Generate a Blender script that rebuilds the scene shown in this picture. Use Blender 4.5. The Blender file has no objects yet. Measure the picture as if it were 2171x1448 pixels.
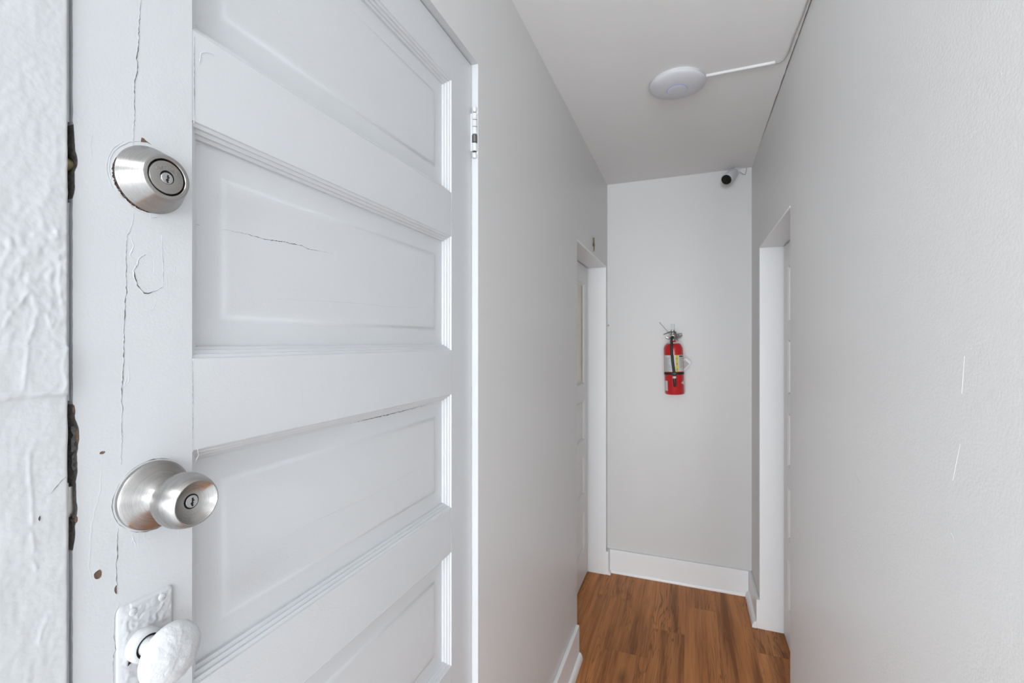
import bpy, bmesh, math, random
from mathutils import Vector, noise as mnoise

random.seed(7)
D = bpy.data
scene = bpy.context.scene
COL = scene.collection

# ------------------------------------------------------------------ measured layout (metres, floor at z = 0)
CAM_H = 1.3978                 # camera height
YAW = 0.366544                 # the corridor runs along +Y, the camera looks 21 degrees to the left of it
XL, XR, YB = -0.4656, 0.3246, 2.8437        # left wall, right wall, back wall
XD = -0.4816                   # front face of the panelled door
CEIL = 2.3648
FPX, V0 = 975.69, 726.42
CT, ST = math.cos(YAW), math.sin(YAW)

def at(u, v, X=None, Y=None, Z=None):
    """A pixel of the photograph on the plane X=, Y= or Z= -> world point."""
    r = (u - 1085.5) / FPX
    d = (CT * r - ST, ST * r + CT, (V0 - v) / FPX)
    k = X / d[0] if X is not None else Y / d[1] if Y is not None else (Z - CAM_H) / d[2]
    return Vector((d[0] * k, d[1] * k, d[2] * k + CAM_H))

# ------------------------------------------------------------------ camera, world, light, exposure
cam = D.cameras.new('camera')
cam.sensor_width = 36.0
cam.lens = FPX * 36.0 / 2171.0
cam.shift_y = (V0 - 724.0) / 2171.0
cam.clip_start = 0.01
cam.dof.use_dof = True
cam.dof.focus_distance = 0.62
cam.dof.aperture_fstop = 11.0
co = D.objects.new('camera', cam)
COL.objects.link(co)
co.location = (0, 0, CAM_H)
co.rotation_euler = (math.pi / 2, 0, YAW)
scene.camera = co

world = D.worlds.new('daylight')
scene.world = world
world.use_nodes = True
bg = world.node_tree.nodes['Background']
bg.inputs[0].default_value = (0.86, 0.93, 1.0, 1)
bg.inputs[1].default_value = 1.0

def area(name, loc, target, sx, sy, power, color):
    l = D.lights.new(name, 'AREA')
    l.shape = 'RECTANGLE'
    l.size, l.size_y = sx, sy
    l.energy = power
    l.color = color
    o = D.objects.new(name, l)
    COL.objects.link(o)
    o.location = loc
    o.rotation_euler = (Vector(target) - Vector(loc)).to_track_quat('-Z', 'Y').to_euler()
    return o

# daylight from the open entry behind the photographer, two added side fills, and the ceiling lamp of that entry
area('entry_daylight', (0.30, -7.40, 1.25), (-0.1, 3.0, 1.45), 3.6, 2.0, 315.0, (0.91, 0.955, 1.0))
area('side_fill', (-2.50, -5.00, 1.25), (0.32, 1.3, 1.45), 1.8, 1.7, 300.0, (0.91, 0.955, 1.0))  # added fill from the left, brightens the right wall; no window there
area('side_fill', (2.20, -5.40, 1.25), (-0.46, 1.3, 1.45), 1.8, 1.7, 95.0, (0.91, 0.955, 1.0))  # added fill from the right, lifts the left wall; no window there
area('entry_ceiling_light', (-0.25, -1.00, 2.345), (-0.25, -1.00, 0.0), 0.9, 0.9, 14.5, (0.95, 0.975, 1.0))

scene.view_settings.view_transform = 'Standard'
scene.view_settings.look = 'None'
scene.view_settings.exposure = 0.08
scene.view_settings.gamma = 1.0
scene.view_settings.use_curve_mapping = False

# ------------------------------------------------------------------ materials
def new_mat(name):
    m = D.materials.new(name)
    m.use_nodes = True
    nt = m.node_tree
    return m, nt, nt.nodes['Principled BSDF']

def link(nt, a, b):
    nt.links.new(a, b)

def node(nt, t, **kw):
    n = nt.nodes.new(t)
    for k, v in kw.items():
        setattr(n, k, v)
    return n

def paint(name, col, rough=0.45, bumps=((320, 0.10),), dist=0.001, tint=0.03, tint_scale=3.0, spec=0.5, stretch=(1, 1, 1)):
    """Painted surface: roller stipple as bump, faint uneven tint."""
    m, nt, b = new_mat(name)
    tc = node(nt, 'ShaderNodeTexCoord')
    mp = node(nt, 'ShaderNodeMapping')
    mp.inputs['Scale'].default_value = stretch
    link(nt, tc.outputs['Object'], mp.inputs[0])
    b.inputs['Roughness'].default_value = rough
    b.inputs['Specular IOR Level'].default_value = spec
    n = node(nt, 'ShaderNodeTexNoise')
    n.inputs['Scale'].default_value = tint_scale
    n.inputs['Detail'].default_value = 4
    link(nt, tc.outputs['Object'], n.inputs['Vector'])
    mix = node(nt, 'ShaderNodeMix', data_type='RGBA')
    mix.inputs['A'].default_value = (*[c * (1 - tint) for c in col], 1)
    mix.inputs['B'].default_value = (*[min(1, c * (1 + tint)) for c in col], 1)
    link(nt, n.outputs['Fac'], mix.inputs['Factor'])
    link(nt, mix.outputs['Result'], b.inputs['Base Color'])
    prev = None
    for sc, st in bumps:
        k = node(nt, 'ShaderNodeTexNoise')
        k.inputs['Scale'].default_value = sc
        k.inputs['Detail'].default_value = 2
        link(nt, mp.outputs[0], k.inputs['Vector'])
        bp = node(nt, 'ShaderNodeBump')
        bp.inputs['Strength'].default_value = st
        bp.inputs['Distance'].default_value = dist
        link(nt, k.outputs['Fac'], bp.inputs['Height'])
        if prev:
            link(nt, prev.outputs[0], bp.inputs['Normal'])
        prev = bp
    if prev:
        link(nt, prev.outputs[0], b.inputs['Normal'])
    return m

def plain(name, col, rough=0.5, metal=0.0, noise_scale=60, var=0.08, emit=None, coat=0.0, alpha_glass=0.0):
    m, nt, b = new_mat(name)
    tc = node(nt, 'ShaderNodeTexCoord')
    n = node(nt, 'ShaderNodeTexNoise')
    n.inputs['Scale'].default_value = noise_scale
    n.inputs['Detail'].default_value = 3
    link(nt, tc.outputs['Object'], n.inputs['Vector'])
    mix = node(nt, 'ShaderNodeMix', data_type='RGBA')
    mix.inputs['A'].default_value = (*[c * (1 - var) for c in col], 1)
    mix.inputs['B'].default_value = (*[min(1, c * (1 + var)) for c in col], 1)
    link(nt, n.outputs['Fac'], mix.inputs['Factor'])
    link(nt, mix.outputs['Result'], b.inputs['Base Color'])
    b.inputs['Roughness'].default_value = rough
    b.inputs['Metallic'].default_value = metal
    b.inputs['Coat Weight'].default_value = coat
    if emit:
        b.inputs['Emission Color'].default_value = (*emit[0], 1)
        b.inputs['Emission Strength'].default_value = emit[1]
    return m

def brushed_steel(name, col=(0.43, 0.415, 0.40), rough=0.27, aniso=0.8, axis='X', rings=900):
    m, nt, b = new_mat(name)
    b.inputs['Metallic'].default_value = 1.0
    b.inputs['Anisotropic'].default_value = aniso
    b.inputs['Anisotropic Rotation'].default_value = 0.25
    tg = node(nt, 'ShaderNodeTangent', direction_type='RADIAL', axis=axis)
    link(nt, tg.outputs[0], b.inputs['Tangent'])
    tc = node(nt, 'ShaderNodeTexCoord')
    # rings around the turning axis: radius in the plane, position along the axis
    sep = node(nt, 'ShaderNodeSeparateXYZ')
    link(nt, tc.outputs['Object'], sep.inputs[0])
    ln = node(nt, 'ShaderNodeVectorMath', operation='LENGTH')
    cmb = node(nt, 'ShaderNodeCombineXYZ')
    link(nt, sep.outputs['Y'], cmb.inputs['Y'])
    link(nt, sep.outputs['Z'], cmb.inputs['Z'])
    link(nt, cmb.outputs[0], ln.inputs[0])
    c2 = node(nt, 'ShaderNodeCombineXYZ')
    link(nt, ln.outputs['Value'], c2.inputs['X'])
    link(nt, sep.outputs['X'], c2.inputs['Y'])
    n = node(nt, 'ShaderNodeTexNoise')
    n.inputs['Scale'].default_value = rings * 4
    n.inputs['Detail'].default_value = 3
    link(nt, c2.outputs[0], n.inputs['Vector'])
    mr = node(nt, 'ShaderNodeMapRange')
    mr.inputs['To Min'].default_value = rough * 0.8
    mr.inputs['To Max'].default_value = rough * 1.25
    link(nt, n.outputs['Fac'], mr.inputs['Value'])
    link(nt, mr.outputs[0], b.inputs['Roughness'])
    mix = node(nt, 'ShaderNodeMix', data_type='RGBA')
    mix.inputs['A'].default_value = (*[c * 0.93 for c in col], 1)
    mix.inputs['B'].default_value = (*[c * 1.07 for c in col], 1)
    link(nt, n.outputs['Fac'], mix.inputs['Factor'])
    link(nt, mix.outputs['Result'], b.inputs['Base Color'])
    bp = node(nt, 'ShaderNodeBump')
    bp.inputs['Strength'].default_value = 0.03
    bp.inputs['Distance'].default_value = 0.0002
    link(nt, n.outputs['Fac'], bp.inputs['Height'])
    link(nt, bp.outputs[0], b.inputs['Normal'])
    return m

def wood_floor(name):
    """Oak vinyl plank: contour lines of stretched noise make the cathedral grain; each plank differs."""
    m, nt, b = new_mat(name)
    tc = node(nt, 'ShaderNodeTexCoord')
    oi = node(nt, 'ShaderNodeObjectInfo')
    off = node(nt, 'ShaderNodeVectorMath', operation='SCALE')
    off.inputs[0].default_value = (37.0, 91.0, 13.0)
    link(nt, oi.outputs['Random'], off.inputs['Scale'])
    add = node(nt, 'ShaderNodeVectorMath', operation='ADD')
    link(nt, tc.outputs['Object'], add.inputs[0])
    link(nt, off.outputs[0], add.inputs[1])

    def stretched(sx, sy, detail, rough=0.5, dist=0.0):
        mp = node(nt, 'ShaderNodeMapping')
        mp.inputs['Scale'].default_value = (sx, sy, 1)
        link(nt, add.outputs[0], mp.inputs[0])
        n = node(nt, 'ShaderNodeTexNoise')
        n.inputs['Scale'].default_value = 1
        n.inputs['Detail'].default_value = detail
        n.inputs['Roughness'].default_value = rough
        n.inputs['Distortion'].default_value = dist
        link(nt, mp.outputs[0], n.inputs['Vector'])
        return n
    big = stretched(15, 1.25, 3.0, 0.5, 0.5)
    sn = node(nt, 'ShaderNodeMath', operation='MULTIPLY')
    sn.inputs[1].default_value = 105
    link(nt, big.outputs['Fac'], sn.inputs[0])
    si = node(nt, 'ShaderNodeMath', operation='SINE')
    link(nt, sn.outputs[0], si.inputs[0])
    r1 = node(nt, 'ShaderNodeMapRange')
    r1.inputs['From Min'].default_value = 0.35
    r1.inputs['From Max'].default_value = 1.0
    link(nt, si.outputs[0], r1.inputs['Value'])
    patch = stretched(9, 0.9, 3)          # where the grain lines show strongly
    r2 = node(nt, 'ShaderNodeMapRange')
    r2.inputs['From Min'].default_value = 0.42
    r2.inputs['From Max'].default_value = 0.60
    link(nt, patch.outputs['Fac'], r2.inputs['Value'])
    line = node(nt, 'ShaderNodeMath', operation='MULTIPLY')
    link(nt, r1.outputs[0], line.inputs[0])
    link(nt, r2.outputs[0], line.inputs[1])
    broad = stretched(22, 1.1, 4, 0.55)
    fine = stretched(190, 5, 4)
    ramp = node(nt, 'ShaderNodeValToRGB')
    e = ramp.color_ramp.elements
    e[0].position, e[0].color = 0.36, (0.28, 0.098, 0.030, 1)
    e[1].position, e[1].color = 0.66, (0.74, 0.310, 0.105, 1)
    mid = e.new(0.5)
    mid.color = (0.54, 0.212, 0.068, 1)
    mixf = node(nt, 'ShaderNodeMath', operation='MULTIPLY_ADD')
    mixf.inputs[1].default_value = 0.26
    link(nt, fine.outputs['Fac'], mixf.inputs[0])
    b2 = node(nt, 'ShaderNodeMath', operation='MULTIPLY')
    b2.inputs[1].default_value = 0.74
    link(nt, broad.outputs['Fac'], b2.inputs[0])
    link(nt, b2.outputs[0], mixf.inputs[2])
    link(nt, mixf.outputs[0], ramp.inputs[0])
    dark = node(nt, 'ShaderNodeMix', data_type='RGBA')
    dark.inputs['B'].default_value = (0.105, 0.040, 0.014, 1)
    link(nt, ramp.outputs[0], dark.inputs['A'])
    lf = node(nt, 'ShaderNodeMath', operation='MULTIPLY')
    lf.inputs[1].default_value = 0.62
    link(nt, line.outputs[0], lf.inputs[0])
    link(nt, lf.outputs[0], dark.inputs['Factor'])
    # knots
    mpk = node(nt, 'ShaderNodeMapping')
    mpk.inputs['Scale'].default_value = (5.5, 2.0, 1)
    link(nt, add.outputs[0], mpk.inputs[0])
    vor = node(nt, 'ShaderNodeTexVoronoi')
    vor.inputs['Scale'].default_value = 1
    link(nt, mpk.outputs[0], vor.inputs['Vector'])
    rk = node(nt, 'ShaderNodeMapRange')
    rk.inputs['From Min'].default_value = 0.03
    rk.inputs['From Max'].default_value = 0.16
    rk.inputs['To Min'].default_value = 0.6
    rk.inputs['To Max'].default_value = 0.0
    link(nt, vor.outputs['Distance'], rk.inputs['Value'])
    kn = node(nt, 'ShaderNodeMix', data_type='RGBA')
    kn.inputs['B'].default_value = (0.11, 0.042, 0.015, 1)
    link(nt, dark.outputs['Result'], kn.inputs['A'])
    link(nt, rk.outputs[0], kn.inputs['Factor'])
    hs = node(nt, 'ShaderNodeHueSaturation')
    mv = node(nt, 'ShaderNodeMapRange')
    mv.inputs['To Min'].default_value = 0.84
    mv.inputs['To Max'].default_value = 1.04
    link(nt, oi.outputs['Random'], mv.inputs['Value'])
    link(nt, mv.outputs[0], hs.inputs['Value'])
    link(nt, kn.outputs['Result'], hs.inputs['Color'])
    link(nt, hs.outputs[0], b.inputs['Base Color'])
    b.inputs['Roughness'].default_value = 0.45
    b.inputs['Specular IOR Level'].default_value = 0.25
    bp = node(nt, 'ShaderNodeBump')
    bp.inputs['Strength'].default_value = 0.10
    bp.inputs['Distance'].default_value = 0.0006
    link(nt, fine.outputs['Fac'], bp.inputs['Height'])
    link(nt, bp.outputs[0], b.inputs['Normal'])
    return m

WALL = paint('grey_wall_paint', (0.70, 0.692, 0.682), 0.40, ((260, 0.34), (60, 0.12)), 0.0012, 0.015, 1.5)
CEILM = paint('ceiling_paint', (0.885, 0.88, 0.87), 0.7, ((200, 0.08),), 0.001, 0.012, 1.2, 0.3)
TRIM = paint('trim_white_paint', (0.89, 0.895, 0.90), 0.32, ((180, 0.06),), 0.0008, 0.012, 6)
DOORW = paint('door_white_paint', (0.630, 0.642, 0.655), 0.34, ((420, 0.16), (45, 0.22)), 0.0007, 0.02, 9)
POSTW = paint('post_white_paint', (0.585, 0.597, 0.608), 0.42, ((420, 0.14), (150, 0.15)), 0.0008, 0.02, 25, 0.5, (1, 1, 1))
OLDW = paint('thick_white_paint', (0.585, 0.597, 0.61), 0.28, ((300, 0.10), (90, 0.15)), 0.0008, 0.015, 30)
LEAFW = paint('inner_door_paint', (0.76, 0.75, 0.735), 0.4, ((200, 0.06),), 0.0008, 0.012, 6)
KNOBW = paint('knob_white_paint', (0.59, 0.60, 0.612), 0.36, ((420, 0.35), (150, 0.4)), 0.0012, 0.015, 30)
STEEL = brushed_steel('brushed_nickel')
STEELF = brushed_steel('brushed_nickel_face', (0.40, 0.385, 0.37), 0.30, 0.3)
PLUG = brushed_steel('lock_plug_steel', (0.55, 0.56, 0.57), 0.26, 0.2)
GAP = plain('dark_gap', (0.012, 0.011, 0.010), 0.9)
CRACK_SHADE = plain('crack_dirt_gap_shade', (0.075, 0.07, 0.066), 0.9, 0, 500, 0.5)  # dirt in paint cracks; on the far door stops, painted gap shade
CRACKL = plain('faint_crack', (0.36, 0.36, 0.36), 0.8, 0, 500, 0.4)
TILE = paint('pale_tile', (0.75, 0.755, 0.76), 0.5, ((80, 0.05),))
ENTRY = paint('entry_white_paint', (0.55, 0.555, 0.56), 0.5, ((200, 0.06),))
FLAKE = plain('paint_flake_white', (0.70, 0.70, 0.70), 0.5)
BARE = plain('bare_brown_wood', (0.15, 0.09, 0.06), 0.85, 0, 900, 0.95)
CRACKW = plain('dusty_lath', (0.30, 0.24, 0.20), 0.9, 0, 60, 0.6)
IRONG = plain('grey_speckled_iron', (0.30, 0.31, 0.33), 0.7, 0, 1500, 0.7)
CHIPB = plain('dark_bare_wood', (0.085, 0.045, 0.028), 0.85, 0, 400, 0.9)
BAREG = plain('grey_old_wood', (0.17, 0.155, 0.145), 0.85, 0, 350, 0.8)
BRASS = plain('aged_brass', (0.17, 0.14, 0.085), 0.42, 1.0, 200, 0.3)
IRON = plain('worn_iron', (0.16, 0.155, 0.15), 0.5, 0.7, 300, 0.4)
FLOORM = wood_floor('oak_plank')
RED = plain('extinguisher_red', (0.55, 0.010, 0.014), 0.28, 0, 30, 0.03, None, 0.4)
CHROME = plain('valve_metal', (0.52, 0.51, 0.49), 0.30, 1.0, 120, 0.15)
BLACK = plain('black_rubber', (0.013, 0.015, 0.013), 0.5)
PLASTIC = plain('white_plastic', (0.70, 0.705, 0.74), 0.38, 0, 20, 0.01)
LABEL = plain('printed_label', (0.66, 0.66, 0.66), 0.5, 0, 200, 0.04)
PRINT = plain('label_print', (0.22, 0.22, 0.23), 0.6)
YELLOW = plain('label_yellow', (0.75, 0.60, 0.02), 0.5, 0, 200, 0.04)
TAGP = plain('tag_print', (0.50, 0.49, 0.47), 0.7, 0, 900, 0.5)
TAGM = plain('paper_tag', (0.86, 0.85, 0.83), 0.7, 0, 80, 0.05)
BLUE = plain('blue_ring_light', (0.18, 0.25, 0.62), 0.4, 0, 20, 0.02, ((0.22, 0.33, 1.0), 0.12))
LENS = plain('black_lens_glass', (0.006, 0.006, 0.006), 0.22)
WIREM = plain('grey_wire', (0.45, 0.44, 0.42), 0.5)
CHAN = plain('white_cable_cover', (0.70, 0.70, 0.69), 0.5, 0, 20, 0.01)
GLASSM = plain('frosted_pane', (0.62, 0.57, 0.43), 0.25, 0, 14, 0.12)

# ------------------------------------------------------------------ mesh helpers
class MB:
    """Collects shapes in world coordinates; build() links them as ONE mesh object."""
    def __init__(self):
        self.v, self.f, self.m = [], [], []

    def add(self, vs, fs, mi=0):
        n = len(self.v)
        self.v += [tuple(p) for p in vs]
        for k, f in enumerate(fs):
            self.f.append(tuple(i + n for i in f))
            self.m.append(mi[k] if isinstance(mi, (list, tuple)) else mi)
        return self

    def box(self, a, b, bev=0.0, mi=0):
        a, b = Vector(a), Vector(b)
        if bev <= 0:
            vs = [(x, y, z) for x in (a.x, b.x) for y in (a.y, b.y) for z in (a.z, b.z)]
            fs = [(0, 1, 3, 2), (4, 6, 7, 5), (0, 4, 5, 1), (2, 3, 7, 6), (0, 2, 6, 4), (1, 5, 7, 3)]
            return self.add(vs, fs, mi)
        bm = bmesh.new()
        bmesh.ops.create_cube(bm, size=1)
        for v in bm.verts:
            v.co = Vector(((a.x + b.x) / 2 + v.co.x * (b.x - a.x), (a.y + b.y) / 2 + v.co.y * (b.y - a.y), (a.z + b.z) / 2 + v.co.z * (b.z - a.z)))
        bmesh.ops.bevel(bm, geom=list(bm.edges), offset=bev, segments=2, affect='EDGES', profile=0.5)
        bm.verts.index_update()
        self.add([v.co.copy() for v in bm.verts], [[v.index for v in f.verts] for f in bm.faces], mi)
        bm.free()
        return self

    def lathe(self, c, axis, prof, seg=48, mi=0, disp=None, close=True):
        """prof: (radius, distance along axis) pairs; mi one index or one per profile step."""
        c, w = Vector(c), Vector(axis).normalized()
        t = Vector((0, 0, 1)) if abs(w.z) < 0.9 else Vector((0, 1, 0))
        a = t.cross(w).normalized()
        b = w.cross(a)
        vs, fs, ms = [], [], []
        for r, h in prof:
            for k in range(seg):
                q = 2 * math.pi * k / seg
                n = a * math.cos(q) + b * math.sin(q)
                p = c + w * h + n * r
                if disp:
                    p = disp(p, n, w, r, h)
                vs.append(p)
        for i in range(len(prof) - 1):
            for k in range(seg):
                k2 = (k + 1) % seg
                fs.append((i * seg + k, i * seg + k2, (i + 1) * seg + k2, (i + 1) * seg + k))
                ms.append(mi[i] if isinstance(mi, (list, tuple)) else mi)
        if close:
            fs.append(tuple(reversed(range(seg))))
            ms.append(mi[0] if isinstance(mi, (list, tuple)) else mi)
            fs.append(tuple(range((len(prof) - 1) * seg, len(prof) * seg)))
            ms.append(mi[-1] if isinstance(mi, (list, tuple)) else mi)
        return self.add(vs, fs, ms)

    def tube(self, pts, r, seg=8, mi=0):
        pts = [Vector(p) for p in pts]
        vs, fs = [], []
        up = Vector((0.13, 0.31, 0.94)).normalized()
        for i, p in enumerate(pts):
            t = (pts[min(i + 1, len(pts) - 1)] - pts[max(i - 1, 0)]).normalized()
            a = t.cross(up)
            if a.length < 0.1:
                a = t.cross(Vector((1, 0, 0)))
            a.normalize()
            b = a.cross(t)
            rr = r[i] if isinstance(r, (list, tuple)) else r
            for k in range(seg):
                q = 2 * math.pi * k / seg
                vs.append(p + a * (rr * math.cos(q)) + b * (rr * math.sin(q)))
        n = len(pts)
        for i in range(n - 1):
            for k in range(seg):
                k2 = (k + 1) % seg
                fs.append((i * seg + k, (i + 1) * seg + k, (i + 1) * seg + k2, i * seg + k2))
        fs.append(tuple(range(seg)))
        fs.append(tuple(reversed(range((n - 1) * seg, n * seg))))
        return self.add(vs, fs, mi)

    def prism(self, poly, plane, lo, hi, mi=0, side_mi=None):
        """poly: 2-D outline (counter-clockwise seen from +axis) extruded along plane's axis."""
        n = len(poly)
        def P(q, h):
            return (h, q[0], q[1]) if plane == 'X' else (q[1], h, q[0]) if plane == 'Y' else (q[0], q[1], h)
        vs = [P(q, lo) for q in poly] + [P(q, hi) for q in poly]
        fs = [tuple(reversed(range(n))), tuple(range(n, 2 * n))]
        ms = [mi, mi]
        for i in range(n):
            j = (i + 1) % n
            fs.append((i, j, n + j, n + i))
            ms.append(mi if side_mi is None else side_mi[i] if isinstance(side_mi, (list, tuple)) else side_mi)
        return self.add(vs, fs, ms)

    def ribbon(self, pts, face_x, wd=0.0004, hl=0.0003, hr=0.0003, lw=0.0009, jit=0.0005, step=0.002, taper=True):
        """A crack in the paint on a face looking towards +X: two curled lips with a dirty cleft between (mat 1)."""
        pts = [Vector((p[1], p[2])) for p in pts]
        fine = [pts[0]]
        for a, b in zip(pts, pts[1:]):
            n = max(1, int((b - a).length / step))
            fine += [a.lerp(b, (k + 1) / n) for k in range(n)]
        n = len(fine)
        for k in range(1, n - 1):
            t = (fine[k + 1] - fine[k - 1]).normalized()
            fine[k] = fine[k] + Vector((-t.y, t.x)) * (random.uniform(-jit, jit) * 0.6 + 0.9 * jit * mnoise.noise(Vector((k * 0.23, pts[0].x * 50, 6.1))))
        vs, fs, ms = [], [], []
        for k, p in enumerate(fine):
            t = (fine[min(k + 1, n - 1)] - fine[max(k - 1, 0)]).normalized()
            nn = Vector((-t.y, t.x))
            e = min(1.0, 0.15 + 2.5 * min(k, n - 1 - k) / max(4, n)) if taper else 1.0
            w = wd * e * random.uniform(0.3, 1.5) / 2
            l, r = 0.55 * hl * random.uniform(0.2, 1.3), 0.55 * hr * random.uniform(0.2, 1.3)
            la, lb = 0.55 * lw * random.uniform(0.4, 1.8), 0.55 * lw * random.uniform(0.4, 1.8)
            for o, h in ((-w - la, -0.00005), (-w, l), (-w, 0.00006), (w, 0.00006), (w, r), (w + lb, -0.00005)):
                q = p + nn * o
                vs.append((face_x + h, q.x, q.y))
        for k in range(n - 1):
            for i in range(5):
                fs.append((k * 6 + i, k * 6 + i + 1, k * 6 + 7 + i, k * 6 + 6 + i))
                ms.append(1 if i == 2 else 0)
        return self.add(vs, fs, ms)

    def ridge(self, pts, face_x, h=0.0005, w=0.0012, jit=0.0004, step=0.003):
        """A raised run of paint on a face looking towards +X."""
        pts = [Vector((p[1], p[2])) for p in pts]
        fine = [pts[0]]
        for a, b in zip(pts, pts[1:]):
            n = max(1, int((b - a).length / step))
            fine += [a.lerp(b, (k + 1) / n) for k in range(n)]
        n = len(fine)
        vs, fs = [], []
        for k, p in enumerate(fine):
            t = (fine[min(k + 1, n - 1)] - fine[max(k - 1, 0)]).normalized()
            nn = Vector((-t.y, t.x))
            p = p + nn * random.uniform(-jit, jit)
            e = random.uniform(0.3, 0.75) * min(1.0, 0.2 + 3.0 * min(k, n - 1 - k) / max(4, n))
            for o, hh in ((-1, -0.05), (-0.45, 0.8), (0, 1), (0.45, 0.8), (1, -0.05)):
                q = p + nn * (o * w * e)
                vs.append((face_x + 0.6 * h * hh * e, q.x, q.y))
        for k in range(n - 1):
            for i in range(4):
                fs.append((k * 5 + i, k * 5 + i + 1, k * 5 + 6 + i, k * 5 + 5 + i))
        return self.add(vs, fs, 0)

    def chip(self, c, face_x, ry, rz, mi=1, lip=True, n=14):
        """An irregular chip: bare spot with a ragged raised paint edge."""
        vs, fs, ms = [], [], []
        a0 = random.random() * 6
        for k in range(n):
            q = 2 * math.pi * k / n
            s = 1 + 0.3 * mnoise.noise(Vector((math.cos(q) * 1.5 + a0, math.sin(q) * 1.5, a0)))
            for rr, h in ((0.0, 0.00006), (1.0, 0.00006), (1.02, 0.00014), (1.16, -0.00004)):
                vs.append((face_x + h, c[1] + math.cos(q) * ry * s * rr, c[2] + math.sin(q) * rz * s * rr))
        for k in range(n):
            j = (k + 1) % n
            for i in range(3 if lip else 1):
                fs.append((k * 4 + i, k * 4 + i + 1, j * 4 + i + 1, j * 4 + i))
                ms.append(mi if i == 0 else 0)
        return self.add(vs, fs, ms)

    def build(self, name, mats, parent=None, origin=None, smooth=35, local=False):
        if not isinstance(mats, (list, tuple)):
            mats = [mats]
        xs, ys, zs = zip(*self.v)
        if origin is None:
            origin = Vector(((min(xs) + max(xs)) / 2, (min(ys) + max(ys)) / 2, (min(zs) + max(zs)) / 2))
        origin = Vector(origin)
        me = D.meshes.new(name)
        me.from_pydata([(x - origin.x, y - origin.y, z - origin.z) for x, y, z in self.v], [], self.f)
        for m in mats:
            me.materials.append(m)
        me.polygons.foreach_set('material_index', self.m)
        bm = bmesh.new()
        bm.from_mesh(me)
        bmesh.ops.remove_doubles(bm, verts=bm.verts, dist=1e-6)
        bmesh.ops.recalc_face_normals(bm, faces=bm.faces)
        bm.to_mesh(me)
        bm.free()
        if smooth:
            me.polygons.foreach_set('use_smooth', [True] * len(me.polygons))
            me.set_sharp_from_angle(angle=math.radians(smooth))
        o = D.objects.new(name, me)
        COL.objects.link(o)
        WORLD[o] = origin
        if parent is not None:
            o.parent = parent
            o.location = origin - WORLD[parent]
        else:
            o.location = origin
        return o

WORLD = {}

def empty(name, loc):
    o = D.objects.new(name, None)
    o.empty_display_size = 0.05
    COL.objects.link(o)
    o.location = loc
    WORLD[o] = Vector(loc)
    return o

def tag(o, label=None, cat=None, kind=None, group=None):
    for k, v in (('label', label), ('category', cat), ('kind', kind), ('group', group)):
        if v:
            o[k] = v
    return o

def box(name, a, b, mat, parent=None, bev=0.0, **kw):
    kw.setdefault('smooth', 0)
    return MB().box(a, b, bev).build(name, mat, parent, **kw)

# ------------------------------------------------------------------ measured openings
D1Y0, D1Y1, D1TOP = 0.2239, 0.9889, 2.0585       # opening of the near panelled door
L0, L1, LTOP = 2.0291, 2.7900, 1.8520            # far left doorway
R0, R1, RTOP = 1.8191, 2.5319, 1.8600            # far right doorway
XLD, XRD = -0.5728, 0.4242                       # leaves of the far doors
XO = -0.64                                       # back of the left wall
YREAR = -7.50
TB = 0.007                      # thickness of the lining boards
XV0, XV1 = -2.8, 2.4           # side walls of the entry behind the photographer

# ------------------------------------------------------------------ floor
floor = MB().box((XO, -0.05, -0.06), (XR + 0.25, YB + 0.10, -0.0125)).build('floor', FLOORM, None, None, 0)
tag(floor, 'orange-brown oak plank floor running down the narrow corridor', 'floor', 'structure')
fl0 = box('floor.001', (XV0, YREAR, -0.06), (XV1, -0.055, 0.0), TILE, None, smooth=0)
tag(fl0, 'pale grey floor of the entry behind the viewer', 'floor', 'structure')
PW = 0.152
joint = {-4: 2.20, -3: 2.565, -2: 2.12, -1: 2.352, 0: 2.608, 1: 2.02, 2: 2.335}
PL = 0.914
for k, y0 in joint.items():
    xa, xb = -0.018 + PW * k, -0.018 + PW * (k + 1)
    y = y0
    while y > -0.04:
        y -= PL
    while y < YB:
        ya, yb = max(y, -0.05), min(y + PL, YB)
        if yb - ya > 0.02:
            h = random.uniform(-0.0002, 0.0002)
            g = 0.00012
            MB().box((xa + g, ya + g, -0.0125), (xb - g, yb - g, h), 0.0002).build('plank', FLOORM, floor, None, 0)
        y += PL

# ------------------------------------------------------------------ walls
wl = MB()
wl.box((XO, D1Y1, 0), (XL, L0 - TB, CEIL + 0.10))                                  # between the near door and the far left doorway
wl.box((XO, L1 + TB, 0), (XL, YB, CEIL + 0.10))
wl.box((XO, -0.05, D1TOP), (XL, D1Y1, CEIL + 0.10))                          # above the near door
wl.box((XO, L0 - TB, LTOP + TB), (XL, L1 + TB, CEIL + 0.10))
wl.box((XO - 0.05, -0.05, 0), (XO, YB + 0.1, CEIL + 0.10))
wall_left = wl.build('wall_left', WALL, None, None, 0)
tag(wall_left, 'grey painted left corridor wall past the white panelled door', 'wall', 'structure')

wr = MB()
wr.box((XR, 0.15, 0), (XR + 0.20, R0 - TB, CEIL + 0.10))
wr.box((XR, R1 + TB, 0), (XR + 0.20, YB, CEIL + 0.10))
wr.box((XR, R0 - TB, RTOP + TB), (XR + 0.20, R1 + TB, CEIL + 0.10))
wr.box((XR + 0.20, 0.15, 0), (XR + 0.25, YB + 0.1, CEIL + 0.10))
wall_right = wr.build('wall_right', WALL, None, None, 0)
tag(wall_right, 'light grey painted right corridor wall, large and bare with small nicks', 'wall', 'structure')

wall_back = box('wall_back', (XO, YB, 0), (XR + 0.20, YB + 0.10, CEIL + 0.10), WALL, None, smooth=0)
tag(wall_back, 'grey end wall of the corridor behind the red extinguisher', 'wall', 'structure')

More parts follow.
